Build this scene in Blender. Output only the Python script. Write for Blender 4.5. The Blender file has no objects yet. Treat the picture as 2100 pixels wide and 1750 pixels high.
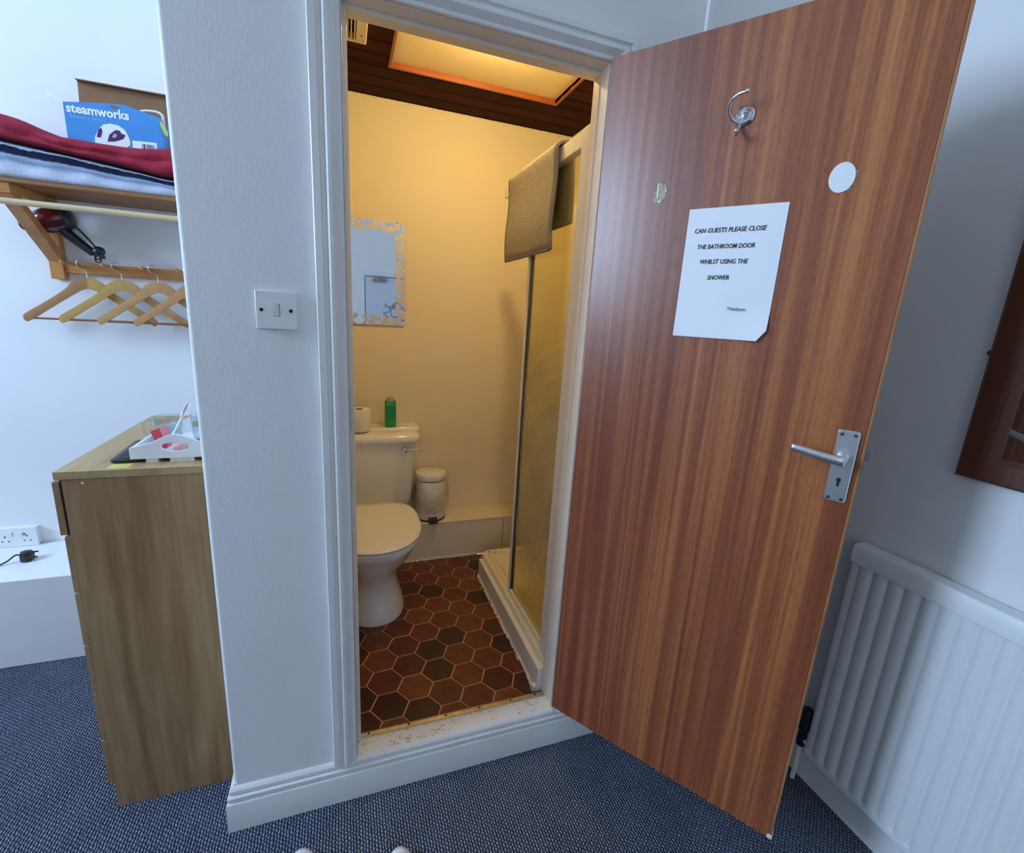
import bpy, math, random
from mathutils import Vector, Matrix
import numpy as np
random.seed(7)
PI = math.pi
S = bpy.context.scene
C = S.collection

# ------------------------------------------------------------------ camera, world, exposure
CAM = (0.3279, -1.2316, 1.4933); YAW, PITCH, ROLL, FPX = 0.35198, -0.23285, 0.06001, 951.17
def make_camera():
    cy, sy, cp, sp, cr, sr = math.cos(YAW), math.sin(YAW), math.cos(PITCH), math.sin(PITCH), math.cos(ROLL), math.sin(ROLL)
    f = Vector((sy*cp, cy*cp, sp)); r0 = Vector((cy, -sy, 0)); u0 = r0.cross(f)
    r = cr*r0 + sr*u0; u = -sr*r0 + cr*u0
    m = Matrix((r, u, -f)).transposed().to_4x4(); m.translation = Vector(CAM)
    cd = bpy.data.cameras.new('camera'); cd.sensor_width = 36; cd.lens = FPX*36/2100; cd.clip_start = .02
    o = bpy.data.objects.new('camera', cd); C.objects.link(o); o.matrix_world = m; S.camera = o
make_camera()
vs = S.view_settings
S.display_settings.display_device = 'sRGB'
vs.view_transform = 'Standard'; vs.look = 'None'; vs.gamma = 1; vs.exposure = 0.0; vs.use_curve_mapping = False
w = bpy.data.worlds.new('sky'); S.world = w; w.use_nodes = True
w.node_tree.nodes['Background'].inputs[0].default_value = (.50, .69, 1.0, 1)
w.node_tree.nodes['Background'].inputs[1].default_value = 48
WIN = dict(y0=-.62, y1=.34, z0=1.75, z1=3.35)          # daylight comes through the sash window on the left
pl = bpy.data.lights.new('window_portal', 'AREA'); pl.shape = 'RECTANGLE'; pl.size = WIN['z1']-WIN['z0']; pl.size_y = WIN['y1']-WIN['y0']
pl.cycles.is_portal = True
po = bpy.data.objects.new('window_portal', pl); C.objects.link(po)
XL = -3.4
po.location = (XL-.06, (WIN['y0']+WIN['y1'])/2, (WIN['z0']+WIN['z1'])/2); po.rotation_euler = (0, -PI/2, 0)
# added neutral fill behind the camera, lifts the dim front wall and door
al = bpy.data.lights.new('rear_fill_light', 'AREA'); al.shape = 'RECTANGLE'; al.size = 1.5; al.size_y = 1.5; al.energy = 8.5; al.color = (1.0, .97, .96)
ao = bpy.data.objects.new('rear_fill_light', al); C.objects.link(ao); ao.location = (-.45, -4.17, 2.2); ao.rotation_euler = (PI/2, 0, 0)
BULB = dict(col=(1.0, .71, .29), strength=700)
S.cycles.diffuse_bounces = 6; S.cycles.max_bounces = 12; S.cycles.transparent_max_bounces = 16
S.cycles.caustics_reflective = False; S.cycles.caustics_refractive = False
S.cycles.sample_clamp_indirect = 6

# ------------------------------------------------------------------ materials
class NT:
    def __init__(s, name):
        s.m = bpy.data.materials.new(name); s.m.use_nodes = True; s.t = s.m.node_tree; s.n = s.t.nodes; s.l = s.t.links
        s.b = s.n['Principled BSDF']; s.out = s.n['Material Output']
    def node(s, typ, **kw):
        n = s.n.new(typ)
        for k, v in kw.items():
            if k.startswith('i_'):
                k = k[2:]; n.inputs[int(k) if k.isdigit() else k.replace('_', ' ')].default_value = v
            else: setattr(n, k, v)
        return n
    def link(s, a, b): s.l.new(a, b)
    def coord(s, kind='Object', scale=(1, 1, 1), rot=(0, 0, 0)):
        t = s.node('ShaderNodeTexCoord'); mp = s.node('ShaderNodeMapping')
        mp.inputs['Scale'].default_value = scale; mp.inputs['Rotation'].default_value = rot
        s.link(t.outputs[kind], mp.inputs['Vector']); return mp.outputs['Vector']
    def noise(s, vec, scale, detail=3, rough=.55, dist=0):
        n = s.node('ShaderNodeTexNoise'); n.inputs['Scale'].default_value = scale; n.inputs['Detail'].default_value = detail
        n.inputs['Roughness'].default_value = rough; n.inputs['Distortion'].default_value = dist
        s.link(vec, n.inputs['Vector']); return n.outputs['Fac']
    def ramp(s, fac, stops, interp='LINEAR'):
        r = s.node('ShaderNodeValToRGB'); r.color_ramp.interpolation = interp; e = r.color_ramp.elements
        while len(e) > len(stops): e.remove(e[-1])
        while len(e) < len(stops): e.new(1)
        for k, (p, c) in enumerate(stops):
            e[k].position = p; e[k].color = (c[0], c[1], c[2], 1) if not isinstance(c, (int, float)) else (c, c, c, 1)
        s.link(fac, r.inputs['Fac']); return r.outputs['Color']
    def math(s, op, a, b=None, clamp=False):
        n = s.node('ShaderNodeMath', operation=op); n.use_clamp = clamp
        for i, v in enumerate((a, b)):
            if v is None: continue
            if isinstance(v, (int, float)): n.inputs[i].default_value = v
            else: s.link(v, n.inputs[i])
        return n.outputs[0]
    def mixc(s, f, a, b, mode='MIX'):
        n = s.node('ShaderNodeMix', data_type='RGBA', blend_type=mode)
        for i, v in ((0, f), (6, a), (7, b)):
            if isinstance(v, (int, float)): n.inputs[i].default_value = v
            elif isinstance(v, tuple): n.inputs[i].default_value = (*v[:3], 1)
            else: s.link(v, n.inputs[i])
        return n.outputs[2]
    def bump(s, h, strength=.3, dist=.002):
        b = s.node('ShaderNodeBump'); b.inputs['Strength'].default_value = strength; b.inputs['Distance'].default_value = dist
        s.link(h, b.inputs['Height']); s.link(b.outputs['Normal'], s.b.inputs['Normal'])
    def set(s, color=None, rough=None, metal=None, spec=None, coat=None, sheen=None):
        for k, v in (('Base Color', color), ('Roughness', rough), ('Metallic', metal), ('Specular IOR Level', spec), ('Coat Weight', coat), ('Sheen Weight', sheen)):
            if v is None: continue
            if hasattr(v, 'is_linked') or hasattr(v, 'links'): s.link(v, s.b.inputs[k])
            else: s.b.inputs[k].default_value = (*v, 1) if isinstance(v, tuple) else v
        return s

def srgb(r, g, b):
    f = lambda v: (v/255/12.92) if v/255 <= .04045 else ((v/255+.055)/1.055)**2.4
    return (f(r), f(g), f(b))
def plain(name, col, rough=.5, metal=0., spec=.5, var=.06, vscale=12, bump=0, bscale=200, bdist=.001, coat=0):
    t = NT(name); v = t.coord()
    n = t.noise(v, vscale, 4)
    lo = tuple(c*(1-var) for c in col); hi = tuple(min(1, c*(1+var)) for c in col)
    t.set(t.ramp(n, [(.3, lo), (.7, hi)]), rough, metal, spec, coat or None)
    if bump: t.bump(t.noise(v, bscale, 3), bump, bdist)
    return t.m
def wallpaint(name, col, vert=4.5, strength=.35, rough=.55):
    t = NT(name); v = t.coord(scale=(1, 1, 1/vert))
    big = t.noise(t.coord(), 3, 3)
    t.set(t.ramp(big, [(.3, tuple(c*.965 for c in col)), (.7, col)]), rough, spec=.35)
    a = t.noise(v, 260, 3, .6); b = t.noise(t.coord(), 60, 2)
    t.bump(t.math('ADD', a, t.math('MULTIPLY', b, .8)), strength, .0016)
    return t.m
def wood(name, stops, axis='z', stretch=14, scale=14, fine=90, rough=.45, coat=0, dist=1.0, bump=.08, seed=0., spec=.5, fleck=.35):
    t = NT(name)
    sc = {'x': (1/stretch, 1, 1), 'y': (1, 1/stretch, 1), 'z': (1, 1, 1/stretch)}[axis]
    tc = t.node('ShaderNodeTexCoord'); mp = t.node('ShaderNodeMapping'); mp.inputs['Scale'].default_value = sc; mp.inputs['Location'].default_value = (seed, seed*.7, seed*.3)
    t.link(tc.outputs['Object'], mp.inputs['Vector']); v = mp.outputs['Vector']
    a = t.noise(v, scale, 4, .6, dist); b = t.noise(v, fine, 3, .6)
    f = t.math('ADD', t.math('MULTIPLY', a, 1-fleck), t.math('MULTIPLY', b, fleck))
    t.set(t.ramp(f, stops), rough, spec=spec, coat=coat or None)
    t.bump(b, bump, .001)
    return t.m

M = {}
M['wall'] = wallpaint('white_wall_paint', (.80, .80, .80))
M['wall_alcove'] = wallpaint('alcove_wall_paint', (.82, .82, .84), 1, .1)
M['wall_warm'] = wallpaint('warm_white_paint', (.84, .80, .74), 1, .1)
M['wall_right'] = wallpaint('right_wall_paint', (.80, .80, .80), 1, .1)
M['wall_bath'] = wallpaint('cream_bathroom_wall', (.80, .71, .52), 1, .3)
M['gloss'] = plain('white_gloss_paint', (.78, .78, .78), .28, var=.03, bump=.05, bscale=40)
M['gloss_lamp_tint'] = plain('lamp_tinted_gloss_paint', (.80, .73, .62), .3, var=.03)  # gloss paint tinted cream to carry the bathroom lamp's warm light
M['sill'] = None
def sill():
    t = NT('worn_sill_paint'); v = t.coord(scale=(1, 3, 1))
    n = t.noise(v, 55, 5, .7); n2 = t.noise(t.coord(), 9, 2)
    k = t.ramp(t.math('ADD', t.math('MULTIPLY', n, .75), t.math('MULTIPLY', n2, .25)), [(.33, (.10, .09, .08)), (.40, (.45, .42, .38)), (.45, (.78, .77, .74))])
    t.set(k, .45); return t.m
M['sill'] = sill()
M['white_plastic'] = plain('white_plastic', (.78, .78, .80), .3, var=.02)
M['black_plastic'] = plain('black_plastic', (.012, .013, .016), .35, var=.1)
M['dark'] = plain('dark_void', (.006, .006, .007), .7)
M['chrome'] = plain('chrome', (.72, .73, .75), .14, 1., var=.03)
M['satin'] = plain('satin_aluminium', (.70, .71, .73), .36, 1., var=.02)
M['steel'] = plain('aged_steel', (.42, .42, .42), .25, 1., var=.1)
M['brass'] = plain('worn_brass', (.66, .57, .42), .3, 1., var=.2, vscale=60)
M['screw'] = plain('screw_metal', (.16, .15, .16), .4, 1., var=.2)
M['ceramic'] = plain('white_ceramic', (.82, .81, .78), .12, var=.01, coat=.3)
M['seat'] = plain('seat_plastic', (.82, .80, .74), .22, var=.01)
M['paper'] = plain('white_paper', (.80, .82, .86), .6, var=.01)
M['ink'] = plain('black_ink', (.015, .015, .02), .6)
M['tissue'] = plain('tissue_paper', (.82, .79, .73), .9, var=.03, bump=.4, bscale=300)
M['white_enamel'] = plain('white_enamel', (.80, .80, .79), .33, var=.015)
M['radiator'] = plain('radiator_paint', (.78, .79, .79), .32, var=.01)
M['fitting'] = plain('white_metal_frame', (.80, .79, .77), .3, var=.02)
M['acrylic'] = plain('cream_acrylic', (.82, .76, .60), .22, var=.02)
M['cladding'] = plain('cream_cladding', (.80, .72, .50), .25, var=.03)
M['boxing'] = plain('painted_boxing', (.78, .78, .80), .5, var=.02, bump=.08)
M['boxing_bath'] = plain('painted_bath_boxing', (.80, .73, .58), .45, var=.03, bump=.08)
M['mirror'] = plain('mirror_glass', (.85, .86, .88), .02, 1., var=.0)
M['shampoo'] = plain('green_bottle', (.005, .30, .12), .18, var=.05)
M['label_green'] = plain('bottle_label', (.01, .20, .10), .4, var=.2, vscale=200)
M['cap_green'] = plain('olive_cap', (.35, .32, .12), .35)
M['cardboard'] = plain('brown_cardboard', srgb(140, 100, 70), .8, var=.08, bump=.1)
M['blue_card'] = plain('blue_printed_card', srgb(70, 140, 205), .35, var=.1, vscale=4)
M['white_print'] = plain('white_print', (.80, .80, .82), .4)
M['grey_print'] = plain('grey_print', (.40, .38, .45), .4)
M['purple'] = plain('purple_print', srgb(72, 30, 90), .4)
M['pale_text'] = plain('pale_blue_print', srgb(120, 190, 230), .4)
M['red_blanket'] = plain('red_fleece', srgb(150, 30, 52), .95, var=.22, vscale=25, bump=.5, bscale=160, bdist=.004)
M['grey_mat'] = plain('grey_bath_mat', (.34, .30, .25), .95, var=.14, vscale=130, bump=.7, bscale=170, bdist=.005)
M['mat_hem'] = plain('grey_mat_hem', (.25, .235, .22), .9)
M['red_sachet'] = plain('red_sachet', srgb(185, 52, 70), .3, var=.1)
M['pink_sachet'] = plain('pink_sachet', srgb(205, 130, 140), .3, var=.1)
M['beige_sachet'] = plain('beige_sachet', srgb(185, 165, 135), .4)
M['yellow_note'] = plain('yellow_note', srgb(205, 195, 110), .6)
M['tag_yellow'] = plain('yellow_green_tag', srgb(190, 200, 90), .5)
M['cord_white'] = plain('white_cord', (.80, .78, .70), .45)
M['wine'] = plain('wine_red_gloss', (.07, .004, .008), .08, var=.1, coat=.5)
M['slipper'] = plain('white_towelling', (.82, .82, .85), .9, bump=.5, bscale=250)
M['tray'] = plain('white_tray_paint', (.80, .81, .83), .3, var=.01)
M['sealant'] = plain('white_sealant', (.78, .74, .64), .6, var=.2, vscale=60)
M['grout'] = plain('pale_grout', srgb(205, 148, 112), .8, var=.15, vscale=40)
M['white_door'] = plain('white_door_paint', (.66, .67, .70), .4, var=.02)
M['tape'] = plain('tape_residue', (.34, .27, .17), .4, var=.5, vscale=90)
M['cream_panel'] = plain('cream_light_panel', (.90, .76, .46), .55, var=.03)
M['fan_plastic'] = plain('cream_fan_plastic', (.78, .72, .56), .4)

def door_wood():
    t = NT('sapele_veneer')
    def vec(sx, sz, loc=(0, 0, 0)):
        tc = t.node('ShaderNodeTexCoord'); mp = t.node('ShaderNodeMapping'); mp.inputs['Scale'].default_value = (sx, 1, sz); mp.inputs['Location'].default_value = loc
        t.link(tc.outputs['Object'], mp.inputs['Vector']); return mp.outputs['Vector']
    wide = t.noise(vec(5.5, .35), 1, 2, .5)
    rib = t.noise(vec(42, .55, (3, 0, 1)), 1, 3, .55, .25)
    fine = t.noise(vec(150, 1.4, (9, 0, 2)), 1, 3, .6)
    fleck = t.noise(vec(420, 32, (5, 0, 4)), 1, 2, .6)
    f = t.math('ADD', t.math('ADD', t.math('MULTIPLY', wide, .30), t.math('MULTIPLY', rib, .42)), t.math('ADD', t.math('MULTIPLY', fine, .20), t.math('MULTIPLY', fleck, .14)))
    col = t.ramp(f, [(.36, srgb(96, 46, 28)), (.46, srgb(132, 69, 42)), (.53, srgb(150, 83, 51)), (.60, srgb(176, 107, 64)), (.70, srgb(200, 135, 84))])
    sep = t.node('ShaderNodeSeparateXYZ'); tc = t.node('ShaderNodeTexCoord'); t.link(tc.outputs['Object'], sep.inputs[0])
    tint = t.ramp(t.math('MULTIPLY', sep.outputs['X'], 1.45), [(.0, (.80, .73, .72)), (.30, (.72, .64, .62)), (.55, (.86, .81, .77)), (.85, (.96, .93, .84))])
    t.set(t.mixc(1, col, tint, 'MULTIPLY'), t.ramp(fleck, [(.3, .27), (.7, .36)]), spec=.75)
    t.bump(fleck, .10, .0006); return t.m
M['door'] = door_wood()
M['door_edge'] = wood('door_lipping', [(.3, srgb(120, 72, 40)), (.6, srgb(176, 122, 76))], rough=.4)
M['oak'] = wood('oak_laminate', [(.30, srgb(112, 84, 56)), (.47, srgb(146, 114, 79)), (.60, srgb(164, 132, 95)), (.75, srgb(178, 148, 110))], 'z', 16, 9, 80, .42, dist=1.6, bump=.05)
M['oak_top'] = wood('oak_laminate_top', [(.30, srgb(150, 120, 82)), (.5, srgb(176, 148, 104)), (.7, srgb(190, 165, 120))], 'y', 14, 10, 80, .4, dist=1.0, bump=.04)
M['pine'] = wood('varnished_pine', [(.3, srgb(150, 92, 42)), (.5, srgb(186, 126, 66)), (.7, srgb(205, 150, 88))], 'x', 10, 14, 120, .35, dist=.8, seed=2)
M['pine_z'] = wood('varnished_pine_upright', [(.3, srgb(150, 92, 42)), (.5, srgb(186, 126, 66)), (.7, srgb(205, 150, 88))], 'z', 10, 14, 120, .35, dist=.8, seed=5)
M['pale_rail'] = wood('pale_beech', [(.3, srgb(196, 170, 130)), (.7, srgb(218, 196, 158))], 'x', 12, 12, 90, .4, seed=3)
M['slat'] = wood('dark_pine_slat', [(.3, srgb(120, 76, 36)), (.7, srgb(160, 106, 56))], 'x', 10, 14, 120, .45, seed=6)
M['hanger'] = [wood('hanger_wood_%d' % k, [(.3, tuple(c*.85 for c in col)), (.7, col)], 'x', 6, 20, 120, .35, seed=k*3.1)
               for k, col in enumerate([srgb(172, 124, 80), srgb(194, 154, 88), srgb(196, 150, 98), srgb(190, 142, 92)])]
M['hanger_bar'] = plain('hanger_bar_wood', srgb(130, 84, 52), .4)
M['plank'] = [wood('stained_plank_%d' % k, [(.3, srgb(38*f, 14*f, 7*f)), (.7, srgb(62*f, 24*f, 13*f))], 'x', 12, 10, 70, .75, seed=k*2.3, spec=.12) for k, f in enumerate((1., .9, 1.08))]
M['recess_trim'] = wood('recess_trim_wood', [(.3, srgb(120, 58, 24)), (.7, srgb(168, 92, 40))], 'x', 12, 10, 70, .4)
M['frame_wood'] = wood('mahogany_frame', [(.3, srgb(66, 36, 26)), (.7, srgb(104, 60, 42))], 'z', 12, 10, 90, .3, seed=1)

def carpet():
    t = NT('blue_grey_loop_carpet')
    v = t.coord()
    sep = t.node('ShaderNodeSeparateXYZ')
    wob = t.node('ShaderNodeTexNoise'); wob.inputs['Scale'].default_value = 60; wob.inputs['Detail'].default_value = 2; t.link(v, wob.inputs['Vector'])
    va = t.node('ShaderNodeVectorMath', operation='SCALE'); va.inputs['Scale'].default_value = .008; t.link(wob.outputs['Color'], va.inputs[0])
    vb = t.node('ShaderNodeVectorMath', operation='ADD'); t.link(v, vb.inputs[0]); t.link(va.outputs[0], vb.inputs[1])
    t.link(vb.outputs[0], sep.inputs[0])
    sx = t.math('ABSOLUTE', t.math('SINE', t.math('MULTIPLY', sep.outputs['X'], PI/.0083)))
    row = t.math('FLOOR', t.math('MULTIPLY', sep.outputs['X'], 1/.0083))
    yy = t.math('ADD', t.math('MULTIPLY', sep.outputs['Y'], PI/.0118), t.math('MULTIPLY', row, PI/2))
    sy = t.math('ABSOLUTE', t.math('SINE', yy))
    h = t.math('MULTIPLY', t.math('POWER', sx, .8), t.math('ADD', t.math('MULTIPLY', sy, .6), .4))
    tone = t.noise(v, 160, 3, .7); big = t.noise(v, 7, 3)
    f = t.math('ADD', t.math('MULTIPLY', h, .60), t.math('MULTIPLY', t.math('ADD', t.math('MULTIPLY', tone, 1.5), t.math('MULTIPLY', big, .6)), .22))
    t.set(t.ramp(f, [(.25, srgb(30, 33, 44)), (.5, srgb(70, 75, 93)), (.72, srgb(120, 126, 146)), (.9, srgb(176, 182, 200))]), .95, spec=.1)
    t.bump(h, .9, .006); return t.m
M['carpet'] = carpet()

def tile():
    t = NT('terracotta_tile'); oi = t.node('ShaderNodeObjectInfo')
    r = oi.outputs['Random']
    base = t.ramp(r, [(0, srgb(54, 28, 21)), (.22, srgb(74, 38, 27)), (.45, srgb(98, 49, 32)), (.75, srgb(110, 57, 36)), (1, srgb(122, 68, 42))], 'LINEAR')
    n = t.noise(t.coord(), 22, 4, .6, .5)
    t.set(t.mixc(1, base, t.ramp(n, [(.32, (.58, .56, .54)), (.62, (1, 1, 1))]), 'MULTIPLY'), .34, spec=.45)
    t.bump(t.noise(t.coord(), 40, 3), .12, .002); return t.m
M['tile'] = tile()

def glass_thin(name, tint, refl=.12, rough=.02):
    t = NT(name); tr = t.node('ShaderNodeBsdfTransparent'); tr.inputs[0].default_value = (*tint, 1)
    g = t.node('ShaderNodeBsdfGlossy'); g.inputs['Roughness'].default_value = rough
    mx = t.node('ShaderNodeMixShader'); lw = t.node('ShaderNodeLayerWeight'); lw.inputs['Blend'].default_value = .5
    t.link(t.math('ADD', t.math('MULTIPLY', t.math('POWER', lw.outputs['Facing'], 4), refl*4), .04, True), mx.inputs[0])
    t.link(tr.outputs[0], mx.inputs[1]); t.link(g.outputs[0], mx.inputs[2]); t.link(mx.outputs[0], t.out.inputs['Surface']); return t.m
M['window_glass'] = glass_thin('window_glass', (.95, .97, .96))
def shower_glass():
    t = NT('etched_shower_glass'); v = t.coord()
    sep = t.node('ShaderNodeSeparateXYZ'); t.link(v, sep.inputs[0])
    Y, Z = sep.outputs['Y'], sep.outputs['Z']
    # etched fan of ribbed feathers radiating from a low corner, confined to the middle of the pane
    dy = t.math('SUBTRACT', Y, -.25); dz = t.math('SUBTRACT', Z, -.35)
    rad = t.math('SQRT', t.math('ADD', t.math('MULTIPLY', dy, dy), t.math('MULTIPLY', dz, dz)))
    ang = t.math('ARCTAN2', dz, dy)
    ribs = t.math('ABSOLUTE', t.math('SINE', t.math('MULTIPLY', t.math('ADD', Z, t.math('MULTIPLY', Y, 1.6)), 330)))
    arcs = t.math('GREATER_THAN', t.math('SINE', t.math('MULTIPLY', rad, 62)), .86)
    rays = t.math('GREATER_THAN', t.math('SINE', t.math('MULTIPLY', ang, 70)), .88)
    lines = t.math('MAXIMUM', arcs, rays)
    band = t.ramp(t.math('ADD', Z, t.math('MULTIPLY', Y, .6)), [(.0, 0), (.08, 0), (.25, 1), (.52, 1), (.68, .35), (.85, 0)])
    zz = t.math('ADD', t.math('MULTIPLY', Z, .5), .55)
    band = t.ramp(zz, [(.16, 0), (.30, 1), (.55, 1), (.66, .3), (.74, 0)])
    etch = t.math('MULTIPLY', band, t.math('SUBTRACT', t.math('ADD', t.math('MULTIPLY', ribs, .20), .22), t.math('MULTIPLY', lines, .16)))
    fac = t.math('ADD', etch, .07, True)
    tr = t.node('ShaderNodeBsdfTransparent'); tr.inputs[0].default_value = (.93, .91, .74, 1)
    d = t.node('ShaderNodeBsdfTranslucent'); d.inputs[0].default_value = (.78, .76, .62, 1)
    d2 = t.node('ShaderNodeBsdfDiffuse'); d2.inputs[0].default_value = (.74, .72, .60, 1)
    dm = t.node('ShaderNodeMixShader'); dm.inputs[0].default_value = .5; t.link(d.outputs[0], dm.inputs[1]); t.link(d2.outputs[0], dm.inputs[2])
    a = t.node('ShaderNodeMixShader'); t.link(fac, a.inputs[0]); t.link(tr.outputs[0], a.inputs[1]); t.link(dm.outputs[0], a.inputs[2])
    g = t.node('ShaderNodeBsdfGlossy'); g.inputs['Roughness'].default_value = .05
    lw = t.node('ShaderNodeLayerWeight'); lw.inputs['Blend'].default_value = .5
    b = t.node('ShaderNodeMixShader'); t.link(t.math('ADD', t.math('MULTIPLY', t.math('POWER', lw.outputs['Facing'], 5), .5), .03), b.inputs[0]); t.link(a.outputs[0], b.inputs[1]); t.link(g.outputs[0], b.inputs[2])
    t.link(b.outputs[0], t.out.inputs['Surface']); return t.m
M['shower_glass'] = shower_glass()
def mug_glass():
    t = NT('clear_mug_glass'); t.set((1, 1, 1), .0); t.b.inputs['Transmission Weight'].default_value = 1; t.b.inputs['IOR'].default_value = 1.3
    lp = None
    return glass_thin('clear_mug_glass', (.90, .93, .95), .24, .03)
M['mug'] = mug_glass()
def bag():
    t = NT('clear_bin_bag'); tr = t.node('ShaderNodeBsdfTransparent'); d = t.node('ShaderNodeBsdfDiffuse'); d.inputs[0].default_value = (.8, .75, .65, 1)
    g = t.node('ShaderNodeBsdfGlossy'); g.inputs['Roughness'].default_value = .2
    m1 = t.node('ShaderNodeMixShader'); m1.inputs[0].default_value = .5; t.link(d.outputs[0], m1.inputs[1]); t.link(g.outputs[0], m1.inputs[2])
    m2 = t.node('ShaderNodeMixShader'); t.link(t.ramp(t.noise(t.coord(), 30, 4, .6, 1), [(.4, .14), (.7, .55)]), m2.inputs[0]); t.link(tr.outputs[0], m2.inputs[1]); t.link(m1.outputs[0], m2.inputs[2])
    t.link(m2.outputs[0], t.out.inputs['Surface']); return t.m
M['bag'] = bag()
def etched_mirror(hw, hh):
    t = NT('etched_border_mirror'); v = t.coord(); sep = t.node('ShaderNodeSeparateXYZ'); t.link(v, sep.inputs[0])
    n = t.noise(v, 34, 3, .6, .4)
    dx = t.math('SUBTRACT', hw, t.math('ABSOLUTE', sep.outputs['X'])); dz = t.math('SUBTRACT', hh, t.math('ABSOLUTE', sep.outputs['Z']))
    d = t.math('MINIMUM', dx, dz)
    inside = t.math('LESS_THAN', t.math('ADD', d, t.math('MULTIPLY', t.math('SUBTRACT', n, .5), .035)), .047)
    n2 = t.noise(v, 40, 2, .5, 1.0)
    frost = t.math('MULTIPLY', inside, t.math('GREATER_THAN', n2, .455))
    t.set((.86, .87, .90), .02, 1.)
    df = t.node('ShaderNodeBsdfDiffuse'); df.inputs[0].default_value = (.62, .56, .46, 1)
    gl = t.node('ShaderNodeBsdfGlossy'); gl.inputs[0].default_value = (.7, .7, .7, 1); gl.inputs['Roughness'].default_value = .4
    m1 = t.node('ShaderNodeMixShader'); m1.inputs[0].default_value = .4; t.link(df.outputs[0], m1.inputs[1]); t.link(gl.outputs[0], m1.inputs[2])
    m2 = t.node('ShaderNodeMixShader'); t.link(frost, m2.inputs[0]); t.link(t.b.outputs[0], m2.inputs[1]); t.link(m1.outputs[0], m2.inputs[2])
    t.link(m2.outputs[0], t.out.inputs['Surface']); return t.m
def striped():
    t = NT('striped_fleece'); uv = t.node('ShaderNodeUVMap'); sep = t.node('ShaderNodeSeparateXYZ'); t.link(uv.outputs[0], sep.inputs[0])
    n = t.noise(t.coord(scale=(1, 1, 2)), 22, 4, .65)
    f = t.math('ADD', sep.outputs['Y'], t.math('MULTIPLY', t.math('SUBTRACT', n, .5), .16))
    col = t.ramp(f, [(0, srgb(206, 212, 232)), (.30, srgb(206, 212, 232)), (.40, srgb(186, 196, 216)), (.50, srgb(120, 136, 160)), (.62, srgb(150, 164, 186)),
                     (.67, srgb(28, 36, 62)), (.86, srgb(24, 30, 54)), (.90, srgb(190, 200, 220)), (.96, srgb(60, 66, 90)), (1, srgb(60, 66, 90))])
    t.set(col, .95, spec=.1); t.bump(t.noise(t.coord(), 170, 3), .5, .004); return t.m
M['striped'] = striped()
def pebble():
    t = NT('pale_cell_pattern'); v = t.coord(); vo = t.node('ShaderNodeTexVoronoi', feature='DISTANCE_TO_EDGE'); vo.inputs['Scale'].default_value = 9; t.link(v, vo.inputs['Vector'])
    t.set(t.ramp(vo.outputs['Distance'], [(.03, (.14, .16, .19)), (.09, (.62, .66, .70))]), .8); return t.m
M['pebble'] = pebble()
def remote_mat():
    t = NT('black_ribbed_plastic'); t.set((.014, .017, .022), .3); return t.m
M['remote'] = remote_mat()
M['remote_key'] = plain('dark_grey_keys', (.05, .06, .075), .35)

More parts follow.
